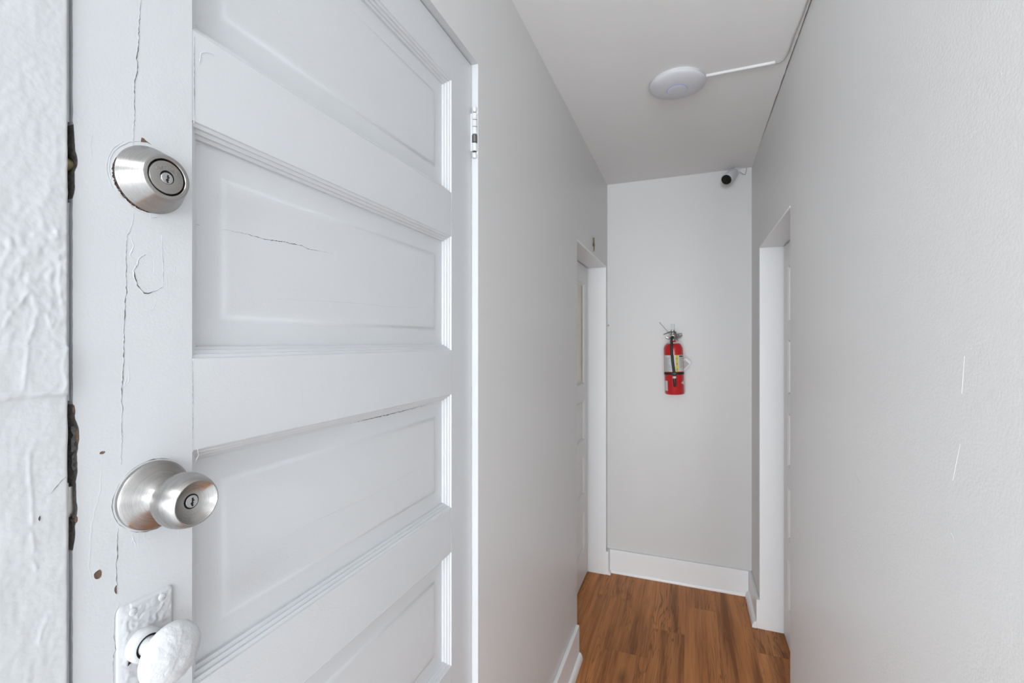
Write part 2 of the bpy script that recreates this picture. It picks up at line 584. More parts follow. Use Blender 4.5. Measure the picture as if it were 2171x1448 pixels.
wf = MB()                                                                     # the entry behind the photographer
wf.box((XV0, YREAR - 0.1, 0), (XV1, YREAR, CEIL + 0.1))
wf.box((XV0 - 0.1, YREAR - 0.1, 0), (XV0, 0.0, CEIL + 0.1))
wf.box((XV1, YREAR - 0.1, 0), (XV1 + 0.1, 0.25, CEIL + 0.1))
wf.box((XV0, -0.05, 0), (XO - 0.05, 0.0, CEIL + 0.1))
wf.box((XR + 0.2501, 0.15, 0), (XV1, 0.25, CEIL + 0.1))
wfo = wf.build('wall_front', ENTRY, None, None, 0)
tag(wfo, 'white walls of the entry behind the viewer', 'wall', 'structure')

# ceiling: its right edge stops short of the wall and leaves a ragged crack
edge = []
y = 0.2
while y < 2.62:
    tp = min(1.0, (2.62 - y) / 0.5)
    edge.append((XR - tp * (0.0022 + 0.0024 * abs(mnoise.noise(Vector((y * 9, 0, 3)))) + 0.0009 * random.random()), y))
    y += 0.012
poly = [(XV0, YREAR), (XV1, YREAR), (XV1, 0.15), (XR, 0.15), (XR, 0.19)] + edge + [(XR, 2.63), (XR, YB), (XO, YB), (XO, 0), (XV0, 0)]
cb = MB().prism(poly, 'Z', CEIL, CEIL + 0.03)
cb.box((XV0, YREAR, CEIL + 0.03), (XV1, YB, CEIL + 0.10))
ceiling = cb.build('ceiling', [CEILM], None, None, 0)
tag(ceiling, 'off-white ceiling with an open crack along the right wall', 'ceiling', 'structure')
cr = MB().box((XR - 0.014, 0.2, CEIL + 0.0060), (XR, 2.62, CEIL + 0.0299))
cr.build('crack_lining', CRACKW, ceiling, None, 0)

# ------------------------------------------------------------------ near white post left of the door (rough, many coats of paint)
PX = -0.478
def fbm(p, o=4):
    s, a = 0.0, 0.5
    for _ in range(o):
        s += a * mnoise.noise(p)
        p = p * 2.07
        a *= 0.5
    return s
tape0, tape1 = at(60, 735, X=PX), at(60, 835, X=PX)
ymid = at(65, 900, X=PX).y
RUNS = [(0.0013, 0.0011, [(-5, 835), (70, 833), (130, 832), (140, 815)]), (0.0009, 0.0009, [(140, 815), (131, 785), (133, 760), (140, 740)]),
        (0.0010, 0.0012, [(57, 742), (52, 780), (47, 830)]), (0.0012, 0.0016, [(79, 660), (68, 700), (60, 725), (58, 738)]),
        (0.0014, 0.0013, [(45, 640), (55, 622), (66, 618), (70, 632)]), (0.0012, 0.0012, [(80, 632), (92, 636), (105, 632)]),
        (0.0012, 0.0012, [(100, 668), (107, 692), (115, 680)]), (0.0014, 0.0012, [(72, 498), (105, 500), (122, 505), (120, 490)]),
        (0.0010, 0.0012, [(128, 560), (124, 600), (131, 640)]), (0.0013, 0.0012, [(62, 965), (62, 1000), (68, 1060), (68, 1110)]),
        (0.0011, 0.0010, [(68, 1130), (72, 1170)]), (0.0010, 0.0010, [(70, 1188), (78, 1206)]), (0.0008, 0.0010, [(120, 930), (60, 950)]),
        (0.0009, 0.0014, [(84, 1360), (90, 1330), (100, 1312)]), (0.0006, 0.0014, [(20, 560), (60, 556)]), (0.0010, 0.0014, [(0, 640), (30, 637)]), (0.0010, 0.0014, [(8, 690), (25, 660)])]
SEG = []
for h_, w_, pp_ in RUNS:
    q_ = [at(u, v, X=PX) for u, v in pp_]
    SEG += [(h_, w_, a.y, a.z, b.y, b.z) for a, b in zip(q_, q_[1:])]
def post_h(yy, z):
    """Thickness of the old paint on the post."""
    h = 0.0008 * fbm(Vector((yy * 45, z * 30, 1.7))) + 0.0002 * mnoise.noise(Vector((yy * 230, z * 200, 5)))
    lump = max(0.0, 1 - abs(z - 1.455) / 0.085)                      # wrinkled band beside the deadbolt
    h += 0.0011 * lump * (abs(mnoise.noise(Vector((yy * 120, z * 95, 9.0)))) + 0.6 * max(0, mnoise.noise(Vector((yy * 210, z * 150, 4.0)))))
    if z < 1.40 and z > 1.352:                                        # patch of tape painted over
        q = min((1.395 + 0.002 * mnoise.noise(Vector((yy * 90, 0, 2))) - z) / 0.0012, (z - 1.3545 - 0.002 * mnoise.noise(Vector((yy * 70, 3, 2)))) / 0.0012, 1)
        h += 0.0019 * max(0, q)
    best = 0.0
    for h_, w_, y0_, z0_, y1_, z1_ in SEG:
        if min(z0_, z1_) - 0.004 < z < max(z0_, z1_) + 0.004:
            L2 = (y1_ - y0_) ** 2 + (z1_ - z0_) ** 2
            t_ = max(0.0, min(1.0, ((yy - y0_) * (y1_ - y0_) + (z - z0_) * (z1_ - z0_)) / L2))
            dd = math.hypot(yy - y0_ - t_ * (y1_ - y0_), z - z0_ - t_ * (z1_ - z0_))
            dd += 0.0006 * mnoise.noise(Vector((yy * 160, z * 160, 3)))
            best = max(best, h_ * (0.6 + 0.7 * abs(mnoise.noise(Vector((z * 90, yy * 90, 8))))) * max(0.0, 1 - max(0.0, dd) / (1.6 * w_)))
    h += 0.5 * best
    e = (D1Y0 - yy) / 0.002
    if e < 1:
        h -= 0.0016 * (1 - max(0, e)) ** 2
    return h
pb = MB()
ny, z0, z1, dz = 56, 0.72, 2.0, 0.0014
ya, yb_ = 0.165, D1Y0
nz = int((z1 - z0) / dz)
vs, fs = [], []
for i in range(nz + 1):
    z = z0 + dz * i
    for j in range(ny + 1):
        yy = ya + (yb_ - ya) * j / ny
        wob = 0.0
        if j == ny:
            wob = 0.0007 * mnoise.noise(Vector((z * 45, 4, 0))) - 0.0004
        vs.append((PX + post_h(yy, z), yy + wob, z))
for i in range(nz):
    for j in range(ny):
        a = i * (ny + 1) + j
        fs.append((a, a + 1, a + ny + 2, a + ny + 1))
pb.add(vs, fs)
pb.box((XO, -0.05, 0.0), (PX - 0.003, ya, D1TOP))
pb.box((XO, ya, 0.0), (PX - 0.003, D1Y0 - 0.0012, D1TOP))
pb.box((PX - 0.003, -0.05, 0.0), (PX - 0.0002, ya, D1TOP))
for va, vb in ((-60, 256), (428, 850), (1170, 1560)):                    # old paint has closed the gap between the locks
    zb_, za_ = at(150, vb, X=XD).z, at(150, va, X=XD).z
    pb.box((XD - 0.030, D1Y0 - 0.0014, zb_), (XD - 0.0042, 0.2277, za_))
post = pb.build('trim_1', POSTW, None, None, 60)
tag(post, 'rough white door post with lumpy old paint left of the deadbolt door', 'door post', 'structure')
# cracks, scratches and nail holes on the post
pc = MB()
pc.ribbon([at(105, 1047, X=PX), at(120, 1030, X=PX), at(139, 1009, X=PX)], PX + 0.0004, 0.0006, 0.0002, 0.0002, 0.0006, 0.0004, 0.002)
pc.chip(at(83, 1099, X=PX), PX + 0.0004, 0.0008, 0.0018)
pc.build('paint_crack', [POSTW, CRACK_SHADE], post, None, 50)
# head and hinge-side lining of the near opening, and the leaf's stop, added to block light leaking through the gap
st = MB()
st.box((XO, D1Y1 - 0.0005, 0), (XL - 0.0004, D1Y1 + 0.0004, D1TOP))
st.box((XO, D1Y0, D1TOP - 0.0004), (XL - 0.0004, D1Y1, D1TOP + 0.0006))
st.box((XD - 0.055, D1Y0 - 0.001, 0), (XD - 0.037, D1Y0 + 0.014, D1TOP))
st.box((XD - 0.055, D1Y1 - 0.014, 0), (XD - 0.037, D1Y1, D1TOP))
st.box((XD - 0.055, D1Y0, D1TOP - 0.014), (XD - 0.037, D1Y1, D1TOP))
trim2 = st.build('trim_2', DOORW, None, None, 0)
tag(trim2, 'white reveal around the head and hinge side of the near panelled door', 'door frame', 'structure')
sp = MB()
g0, g1 = at(150, 265, X=XD).z, at(150, 425, X=XD).z
sp.box((XD - 0.034, D1Y0 - 0.0006, g1), (XD - 0.0006, D1Y0 + 0.0009, g0), 0.0003)
sp.build('strike_plate', BRASS, trim2)
g0, g1 = at(150, 1022, X=XD).z, at(150, 1168, X=XD).z
sp = MB().box((XD - 0.030, D1Y0 - 0.0006, g1), (XD + 0.0012, D1Y0 + 0.0010, g0), 0.0004)
sp.build('strike_plate', CHROME, trim2)

# ------------------------------------------------------------------ near panelled door
DY0, DY1 = 0.2279, 0.9863
DZ0, DZ1 = 0.018, 2.0560
SY0, SY1 = 0.3272, 0.8868                        # inner edges of the stiles
panels = [(1.7233, 1.9684), (1.3813, 1.6290), (1.0393, 1.2854), (0.6958, 0.9424), (0.3540, 0.6000)]
XB = XD - 0.035
door = empty('door_1', (XD - 0.0175, (DY0 + DY1) / 2, DZ0))
tag(door, 'white five-panel door with steel deadbolt and round knob, thick cracked paint', 'door', 'structure')

# latch stile: ragged near edge where paint and wood broke away around the bolts
notch = [(at(156, 258, X=XD), 0.0), (at(158, 290, X=XD), 0.0), (at(159, 318, X=XD), 0.0), (at(165, 336, X=XD), 0.0), (at(165, 352, X=XD), 0.0),
         (at(158, 362, X=XD), 0.0), (at(159, 390, X=XD), 0.0), (at(158, 408, X=XD), 0.0), (at(155, 420, X=XD), 0.0)]
notch2 = [at(155, 855, X=XD), at(160, 868, X=XD), at(158, 884, X=XD), at(167, 905, X=XD), at(168, 935, X=XD), at(163, 960, X=XD), at(165, 1000, X=XD),
          at(161, 1022, X=XD), at(162, 1060, X=XD), at(165, 1078, X=XD), at(160, 1110, X=XD), at(159, 1140, X=XD), at(155, 1166, X=XD)]
pts = []
z = DZ1
nts = [[p for p, _ in notch], notch2]
while z > DZ0:
    yy = DY0 + 0.00045 * mnoise.noise(Vector((z * 60, 0, 1))) + 0.0002 * random.random()
    bare = 0
    for nn in nts:
        for a, b in zip(nn, nn[1:]):
            if b.z <= z <= a.z:
                t = (a.z - z) / max(1e-6, a.z - b.z)
                yy = a.y + (b.y - a.y) * t + 0.0006 * mnoise.noise(Vector((z * 200, 0, 1)))
                bare = 1
    pts.append((yy, z, bare))
    z -= 0.0025
poly = [(p[0], p[1]) for p in pts] + [(pts[-1][0], DZ0), (SY0, DZ0), (SY0, DZ1)]
sides = [1 if p[2] else 0 for p in pts] + [0, 0, 0]
MB().prism(poly, 'X', XB, XD, 0, sides).build('stile', [DOORW, BAREG], door, None, 0)
box('stile', (XB, SY1, DZ0), (XD, DY1, DZ1), DOORW, door, 0.0012)
# rails
zs = [(panels[0][1], DZ1)] + [(panels[i + 1][1], panels[i][0]) for i in range(4)] + [(DZ0, panels[4][0])]
for i, (a, b) in enumerate(zs):
    x = XD + (0.0003, -0.0003, 0.0002, -0.0002, 0.0003, 0.0)[i]
    box('rail', (XB, SY0 + 0.0002, a), (x, SY1 - 0.0002, b), DOORW, door, 0.0010)
# reeded moulding and raised panel in each opening
PROF = [(0, 0.0), (0.0008, 0.0022), (0.0030, 0.0034), (0.0042, 0.0036), (0.0046, 0.0066), (0.0072, 0.0078), (0.0084, 0.0080),
        (0.0088, 0.0110), (0.0110, 0.0122), (0.0122, 0.0124), (0.0126, 0.0166), (0.0153, 0.0169)]
def rings(prof, y0, y1, z0, z1, x):
    vs, fs = [], []
    for o, d in prof:
        vs += [(x - d, y0 + o, z0 + o), (x - d, y1 - o, z0 + o), (x - d, y1 - o, z1 - o), (x - d, y0 + o, z1 - o)]
    for i in range(len(prof) - 1):
        for k in range(4):
            j = (k + 1) % 4
            fs.append((i * 4 + k, i * 4 + j, i * 4 + 4 + j, i * 4 + 4 + k))
    return vs, fs
for a, b in panels:
    vs, fs = rings([(-0.0008, 0.0006)] + PROF, SY0, SY1, a, b, XD)
    MB().add(vs, fs).build('panel_moulding', DOORW, door, None, 0)
    pp = [(0.0140, 0.0300), (0.0140, 0.0169), (0.0405, 0.0166), (0.0425, 0.0164), (0.0442, 0.0159), (0.0460, 0.0150), (0.0478, 0.0143), (0.0498, 0.0140), (0.0560, 0.0140)]
    vs, fs = rings(pp, SY0, SY1, a, b, XD)
    n = len(vs)
    fs.append((n - 4, n - 3, n - 2, n - 1))
    fs.append((3, 2, 1, 0))
    MB().add(vs, fs).build('panel', DOORW, door, None, 35)
box('door_back', (XB - 0.0001, SY0 - 0.02, DZ0 + 0.05), (XD - 0.0301, SY1 + 0.02, DZ1 - 0.05), DOORW, door, smooth=0)

# paint cracks on the latch stile, rails and panels
pk = MB()
A = lambda L, X=XD: [at(u, v, X=X) for u, v in L]
F = XD
pk.ribbon(A([(298, -20), (296, 40), (294, 90), (290, 125), (292, 148), (286, 170), (285, 200), (285, 250), (283, 285), (282, 312)]), F, 0.0006, 0.0002, 0.0005, 0.0016, 0.0006)
pk.ribbon(A([(283, 452), (282, 470), (276, 484), (274, 494), (270, 498), (268, 530), (267, 570), (268, 615), (264, 660), (263, 700), (262, 755), (262, 780), (258, 830), (259, 880), (258, 940), (256, 985)]), F, 0.0006, 0.0002, 0.0004, 0.0014, 0.0006)
pk.ribbon(A([(250, 1120), (248, 1150), (249, 1180), (246, 1195), (247, 1225), (249, 1260)]), F, 0.0006, 0.0002, 0.0004, 0.0014, 0.0005)
pk.ribbon(A([(253, 1278), (243, 1300), (241, 1350), (246, 1378), (240, 1388), (240, 1455)]), F, 0.0004, 0.0002, 0.0005, 0.0010, 0.0004)
pk.ribbon(A([(308, 540), (295, 548), (284, 573), (285, 585), (291, 605), (306, 622), (314, 621), (330, 617), (345, 608)]), F, 0.0009, 0.0005, 0.0006, 0.0012, 0.0006, 0.002)
pk.ribbon(A([(345, 609), (346, 580), (345, 550), (343, 500)]), F, 0.0003, 0.0002, 0.0003, 0.0010, 0.0004)
pk.ridge(A([(325, 546), (328, 565), (326, 580)]), F, 0.0006, 0.0010)
pk.ridge(A([(346, 618), (355, 619), (352, 580), (348, 566), (371, 566), (369, 590), (360, 612)]), F, 0.0002, 0.0010)
pk.ridge(A([(300, 655), (310, 658), (325, 656), (331, 640), (328, 632)]), F, 0.0006, 0.0010)
pk.ridge(A([(276, 500), (283, 520), (276, 540), (280, 552)]), F, 0.0008, 0.0014)
pk.ridge(A([(277, 860), (290, 850), (303, 846)]), F, 0.0006, 0.0008)
pk.ridge(A([(271, 790), (262, 820), (273, 810), (272, 750)]), F, 0.0005, 0.0012)
pk.ridge(A([(210, 940), (217, 975), (212, 1040), (195, 1110), (188, 1200), (200, 1250), (187, 1290)]), F, 0.0003, 0.0014)
pk.ridge(A([(280, 1130), (281, 1150), (283, 1140), (290, 1165)]), F, 0.0006, 0.0010)
pk.ridge(A([(418, 118), (424, 135), (426, 112), (440, 110), (460, 117)]), F, 0.0006, 0.0012)
pk.ridge(A([(418, 940), (421, 965), (412, 985)]), F, 0.0004, 0.0010)
pk.ribbon(A([(318, 452), (320, 462), (334, 461), (339, 450)]), F, 0.0002, 0.0003, 0.0004, 0.0008, 0.0003, 0.0015)
pk.ribbon(A([(196, 285), (192, 310), (195, 335), (188, 350)]), F, 0.0001, 0.0002, 0.0002, 0.0008, 0.0003)
# joints between stiles and rails
for v0_, v1_, u in ((74, 262, 411), (765, 958, 408)):
    pk.ribbon(A([(u, v0_), (u + 0.5, (v0_ + v1_) / 2), (u, v1_)]), F + 0.0003, 0.0004, 0.0002, 0.0002, 0.0007, 0.0004)
for a, b in ((1.629, 1.7233), (1.2854, 1.3813), (0.9424, 1.0393), (0.6000, 0.6958)):
    pk.ribbon([(0, SY1, a), (0, SY1, b)], F + 0.0002, 0.0004, 0.0002, 0.0003, 0.0007, 0.0004)
cracks = pk.build('paint_crack', [DOORW, CRACK_SHADE], door, None, 50)
pk = MB()
PF = XD - 0.0169
FF = XD - 0.0140
pk.ribbon(A([(415, 476), (468, 484)], PF) , PF, 0.0010, 0.0002, 0.0002, 0.0006, 0.0004)
pk.ribbon(A([(472, 486), (530, 498), (560, 507), (600, 513), (640, 521), (652, 527), (706, 538)], FF), FF, 0.0007, 0.0003, 0.0003, 0.0008, 0.0006)
pk.ribbon(A([(418, 305), (470, 316), (560, 343), (600, 358), (640, 373), (700, 396), (745, 408), (765, 425), (820, 443), (900, 480)], PF), PF, 0.0005, 0.0002, 0.0004, 0.0008, 0.0005)
pk.ribbon(A([(412, 967), (440, 961), (515, 945), (516, 942), (545, 936), (600, 927), (700, 903), (760, 893), (820, 880), (938, 850)], PF), PF, 0.0011, 0.0003, 0.0003, 0.0008, 0.0007)
pk.ribbon(A([(428, 76), (450, 92), (490, 118)], PF), PF, 0.0008, 0.0002, 0.0002, 0.0006, 0.0004)
pk.build('paint_crack', [DOORW, CRACK_SHADE], door, None, 50)
pk = MB()
pk.ribbon(A([(585, 634), (650, 637), (760, 643), (820, 650), (925, 655)], FF), FF, 0.0002, 0.0001, 0.0002, 0.0006, 0.0004)
pk.ribbon(A([(415, 738), (430, 736), (470, 738), (520, 736), (600, 737), (700, 736), (800, 735), (938, 733)], PF), PF, 0.0002, 0.0002, 0.0003, 0.0008, 0.0006)
pk.ribbon(A([(590, 1145), (640, 1118), (700, 1090), (780, 1055), (860, 1008), (930, 968)], FF), FF, 0.0002, 0.0002, 0.0003, 0.0008, 0.0004)
pk.ribbon(A([(500, -10), (600, 85), (700, 168), (800, 240)], FF) , FF, 0.0001, 0.0001, 0.0002, 0.0006, 0.0003)
pk.ridge(A([(706, 500), (706, 590)], FF), FF, 0.0003, 0.0006, 0.0001)
pk.ridge(A([(775, 602), (778, 570), (790, 560), (808, 533)], FF), FF, 0.0003, 0.0005, 0.0003)
pk.ridge(A([(607, 450), (608, 492)], FF), FF, 0.0003, 0.0006, 0.0001)
pk.ridge(A([(622, 458), (623, 494)], FF), FF, 0.0002, 0.0005, 0.0001)
for u, v in ((565, 541), (728, 507), (555, 515), (720, 580), (775, 602)):
    pk.chip(at(u, v, X=FF), FF, 0.0012, 0.0009, 0)
for u, v in ((592, 24), (744, 168), (635, 242), (901, 204)):
    pk.chip(at(u, v, X=FF), FF, 0.0013, 0.0011, 0)
for u, v in ((760, 327), (721, 373), (636, 242), (892, 818), (516, 864)):
    pk.chip(at(u, v, X=F), F + 0.0002, 0.0012, 0.0011, 0)
pk.build('paint_crack', [DOORW, CRACKL], door, None, 50)
# chips down to bare wood
pk = MB()
pk.chip(at(208, 1218, X=F), F, 0.0032, 0.0036)
pk.chip(at(217, 960, X=F), F, 0.0020, 0.0013)
pk.chip(at(246, 1250, X=F), F, 0.0013, 0.0036)
pk.chip(at(161, 1101, X=F), F, 0.0012, 0.0030, 1, False)
pk.chip(at(164, 925, X=F), F, 0.0010, 0.0060, 1, False)
pk.chip(at(156, 868, X=F), F, 0.0008, 0.0034, 1, False)
pk.chip(at(304, 297, X=F), F, 0.0016, 0.0016)
pk.add([(F + 0.0002, *at(300, 291, X=F)[1:]), (F + 0.0002, *at(298, 301, X=F)[1:]), (F + 0.0002, *at(311, 302, X=F)[1:]), (F + 0.0002, *at(322, 308, X=F)[1:])], [(0, 1, 2), (0, 2, 3)], 1)
pk.build('paint_chip', [DOORW, BARE], door, None, 50)
# splintered wood inside the broken edge
pk = MB()
for (u0, va, vb, m_) in ((157, 875, 890, 1), (160, 905, 960, 0), (159, 962, 1000, 0), (158, 1006, 1020, 1), (160, 1085, 1112, 1), (158, 1125, 1160, 0), (157, 262, 285, 0), (156, 395, 425, 1)):
    c0, c1 = at(u0, va, X=XD), at(u0, vb, X=XD)
    n = 7
    vs = []
    for k in range(n):
        z = c0.z + (c1.z - c0.z) * k / (n - 1)
        yv = DY0 + 0.001 + 0.0018 * random.random()
        vs += [(XD - 0.006 * random.random() - 0.002, yv, z), (XD - 0.001 - 0.003 * random.random(), DY0 + 0.0075, z)]
    pk.add(vs, [(2 * k, 2 * k + 1, 2 * k + 3, 2 * k + 2) for k in range(n - 1)], m_)
pk.build('splintered_wood', [BAREG, BARE], door, None, 50)

# bolts that cross the gap into the post
zc = at(155, 345, X=XD).z
b = MB().lathe((XD - 0.012, D1Y0 - 0.001, zc), (0, 1, 0), [(0.0065, 0), (0.0072, 0.001), (0.0072, 0.012)], 20)
b.build('bolt', BRASS, door)
zc = at(155, 1065, X=XD).z
MB().box((XD - 0.018, D1Y0 + 0.0005, zc - 0.013), (XD - 0.004, D1Y0 + 0.010, zc + 0.013), 0.0012).build('bolt', CHROME, door)

# ---- deadbolt
def keyway(mb, x, y, z, s, mi=0):
    """Zig-zag key slot with the round pin at its foot, drawn on a plane looking towards +X."""
    prof = [(-0.10, 0.62), (0.18, 0.62), (0.18, 0.25), (0.34, 0.20), (0.34, 0.02), (0.14, -0.04), (0.14, -0.24), (0.30, -0.34), (0.30, -0.52), (0.16, -0.66),
            (0.16, -0.92), (-0.12, -0.92), (-0.22, -0.60), (-0.34, -0.50), (-0.30, -0.26), (-0.10, -0.14), (-0.10, 0.10), (-0.20, 0.16), (-0.10, 0.22)]
    return mb.prism([(y + a * s, z + c * s) for a, c in prof], 'X', x - 0.001, x + 0.0002, mi)

BY, BZ = 0.2885, 1.5535
hx = 0.0235
db = MB().lathe((XD - 0.0005, BY, BZ), (1, 0, 0), [(0.0312, 0.0), (0.0312, 0.0018), (0.0307, 0.0026), (0.0211, hx - 0.0010), (0.0206, hx - 0.0002), (0.0200, hx), (0.0172, hx - 0.0001), (0.0168, hx - 0.0006),
                                                (0.0167, hx - 0.005), (0.0, hx - 0.005)], 96, [0, 0, 0, 0, 0, 0, 0, 1, 1])
bolt = db.build('deadbolt', [STEEL, GAP], door, (XD, BY, BZ), 30)
tag(bolt, 'brushed nickel deadbolt lock cone')
fx = XD + hx - 0.0008
MB().lathe((XD, BY, BZ), (1, 0, 0), [(0.0158, hx - 0.006), (0.0158, hx - 0.0022), (0.0150, hx - 0.0010), (0.0142, hx - 0.0008), (0.0063, hx - 0.0008), (0.0061, hx - 0.003), (0.0, hx - 0.003)], 72,
           [0, 0, 0, 0, 1, 1]).build('face_plate', [STEELF, GAP], bolt, (XD, BY, BZ), 30)
pz = BZ - 0.0008
MB().lathe((XD, BY, pz), (1, 0, 0), [(0.0054, hx - 0.004), (0.0054, hx - 0.0010), (0.0051, hx - 0.0006), (0.0, hx - 0.0006)], 40).build('lock_plug', PLUG, bolt, (XD, BY, pz), 30)
keyway(MB(), XD + hx - 0.0006, BY + 0.0004, pz + 0.0002, 0.0048).build('keyway', GAP, bolt, None, 0)
MB().lathe((XD + hx - 0.0007, BY + 0.0016, pz - 0.0026), (1, 0, 0), [(0.0010, 0), (0.0009, 0.0004), (0.0, 0.0006)], 12).build('lock_pin', PLUG, bolt)

def lettering(name, text, size, x, y, z, depth, mat, parent, fit):
    cu = D.curves.new(name, 'FONT')
    cu.body = text
    cu.size = size
    cu.align_x = 'CENTER'
    cu.extrude = depth / 2
    cu.bevel_depth = 0.00010
    cu.space_character = 1.08
    t = D.objects.new('lettering_source', cu)
    COL.objects.link(t)
    dg = bpy.context.evaluated_depsgraph_get()
    me = D.meshes.new_from_object(t.evaluated_get(dg))
    D.objects.remove(t)
    D.curves.remove(cu)
    w = max(v.co.x for v in me.vertices) - min(v.co.x for v in me.vertices)
    k = fit / w
    for v in me.vertices:
        p = v.co.copy()
        arc = -1.3 * (p.x * k) ** 2 / 0.02
        v.co = Vector((p.z, p.x * k, p.y + arc * 0.5))
    me.materials.clear()
    me.materials.append(mat)
    o = D.objects.new(name, me)
    COL.objects.link(o)
    o.parent = parent
    o.location = Vector((x, y, z)) - WORLD[parent]
    WORLD[o] = Vector((x, y, z))
    return o
lettering('lettering', 'DEFIANT', 0.0040, fx + 0.0002, BY, BZ + 0.0072, 0.0006, STEELF, bolt, 0.0198)
# torn paint round the deadbolt
pk = MB()
vs, fs, ms = [], [], []
nseg = 80
for k in range(nseg + 1):
    q = math.radians(158 + 112 * k / nseg)
    e = math.sin(math.pi * k / nseg) ** 0.6
    ro = 0.0312 + e * (0.0017 + 0.0016 * mnoise.noise(Vector((k * 0.35, 0, 2))) + 0.0003 * random.uniform(-1, 1))
    for rr, h in ((0.0300, 0.0001), (ro, 0.0001), (ro + 0.0001, 0.00018), (ro + 0.0009 * (0.6 + 0.6 * random.random()), -0.00005)):
        vs.append((XD + h, BY + rr * math.cos(q), BZ + rr * math.sin(q)))
for k in range(nseg):
    for i_ in range(3):
        fs.append((k * 4 + i_, k * 4 + i_ + 1, k * 4 + 5 + i_, k * 4 + 4 + i_))
        ms.append(0 if i_ else 3 if mnoise.noise(Vector((k * 0.5, 4, 0))) > 0.12 else 1 if mnoise.noise(Vector((k * 0.4, 9, 0))) > -0.1 else 2)
pk.add(vs, fs, ms)
for r_, a0, a1 in ((0.0345, 100, 200), (0.0365, 130, 210), (0.0340, 205, 265)):
    pk.ribbon([(0, BY + r_ * math.cos(math.radians(a)), BZ + r_ * math.sin(math.radians(a))) for a in range(a0, a1, 6)], XD, 0.0002, 0.0003, 0.0005, 0.0009, 0.0005, 0.002)
pk.build('torn_paint', [DOORW, CHIPB, BAREG, GAP], door, None, 50)

# ---- round knob
KY, KZ = 0.2902, 1.2515
kp = MB().lathe((XD - 0.0003, KY, KZ), (1, 0, 0), [(0.0322, 0.0), (0.0322, 0.0042), (0.0318, 0.0047), (0.0300, 0.0058), (0.0240, 0.0085), (0.0180, 0.0112), (0.0135, 0.0145), (0.0112, 0.0190), (0.0108, 0.0240), (0.0112, 0.028), (0.0, 0.028)], 96)
rose = kp.build('door_knob', STEEL, door, (XD, KY, KZ), 30)
tag(rose, 'brushed nickel round knob with a keyhole')
ball = [(0.0100, 0.0240), (0.0150, 0.0252), (0.0195, 0.0285), (0.0228, 0.0330), (0.0248, 0.0385), (0.0254, 0.0440), (0.0248, 0.0500), (0.0232, 0.0555), (0.0208, 0.0606), (0.0200, 0.0614), (0.0193, 0.0614),
        (0.0186, 0.0606), (0.0160, 0.0578), (0.0120, 0.0550), (0.0080, 0.0536), (0.0068, 0.0534), (0.0066, 0.0520), (0.0, 0.0520)]
kb = MB().lathe((XD, KY, KZ), (1, 0, 0), ball, 96, [0] * 15 + [1, 1])
kb.build('knob', [STEEL, GAP], rose, (XD, KY, KZ), 40)
MB().lathe((XD, KY, KZ), (1, 0, 0), [(0.0057, 0.0515), (0.0057, 0.0542), (0.0054, 0.0546), (0.0, 0.0546)], 40).build('lock_plug', PLUG, rose, (XD, KY, KZ), 30)
keyway(MB(), XD + 0.0546, KY + 0.0003, KZ + 0.0002, 0.0050).build('keyway', GAP, rose, None, 0)
MB().lathe((XD + 0.0545, KY + 0.0016, KZ - 0.0024), (1, 0, 0), [(0.0010, 0), (0.0009, 0.0004), (0.0, 0.0006)], 12).build('lock_pin', PLUG, rose)
pk = MB()
for a0, a1, r_ in ((60, 140, 0.0338), (145, 230, 0.0339), (235, 300, 0.0340)):
    pk.ribbon([(0, KY + r_ * math.cos(math.radians(a)), KZ + r_ * math.sin(math.radians(a))) for a in range(a0, a1, 5)], XD, 0.0006, 0.0001, 0.0003, 0.0008, 0.0004, 0.0015)
for u, v0_, v1_ in ((280, 1128, 1155), (293, 1132, 1165), (306, 1130, 1150), (378, 1122, 1140), (362, 1128, 1146)):
    pk.ridge(A([(u, v0_), (u + 1, v1_)]), F, 0.0004, 0.0007, 0.0003, 0.002)
pk.build('torn_paint', [DOORW, CRACK_SHADE], door, None, 50)

# ---- old painted knob and its embossed plate
PY0, PY1, PZ0, PZ1 = 0.2590, 0.3085, 0.975, 1.1580
pl = MB()
ny_, nz_ = 70, 250
vs, fs = [], []
idx = {}
for i in range(nz_ + 1):
    for j in range(ny_ + 1):
        yy, z = PY0 + (PY1 - PY0) * j / ny_, PZ0 + (PZ1 - PZ0) * i / nz_
        rr = 0.006
        dy = max(PY0 + rr - yy, yy - PY1 + rr, 0)
        dzz = max(PZ0 + rr - z, z - PZ1 + rr, 0)
        sd = rr - math.hypot(dy, dzz)
        if dy == 0 or dzz == 0:
            sd = min(yy - PY0, PY1 - yy, z - PZ0, PZ1 - z)
        if sd < 0:                                                   # pull the outer points onto the rounded corner
            cy_ = PY0 + rr if yy < (PY0 + PY1) / 2 else PY1 - rr
            cz_ = PZ0 + rr if z < (PZ0 + PZ1) / 2 else PZ1 - rr
            q_ = rr / max(1e-6, math.hypot(yy - cy_, z - cz_))
            yy, z = cy_ + (yy - cy_) * q_, cz_ + (z - cz_) * q_
        h = 0.0026 * min(1, max(0, sd) / (0.0035 if yy > 0.27 else 0.0075)) ** 0.6
        inn = min(1, max(0, sd - 0.003) / 0.002)
        # scrolls: swirling relief under the paint
        s1 = mnoise.noise(Vector((yy * 140, z * 120, 3.3)))
        sw = math.sin(6 * s1 + (yy - 0.284) * 220 + math.sin(z * 190) * 1.6)
        h += inn * (0.00050 * sw * (0.30 + abs(mnoise.noise(Vector((yy * 60, z * 60, 7))))) + 0.00022 * mnoise.noise(Vector((yy * 420, z * 380, 1))))
        idx[i, j] = len(vs)
        vs.append((XD + h, yy, z))
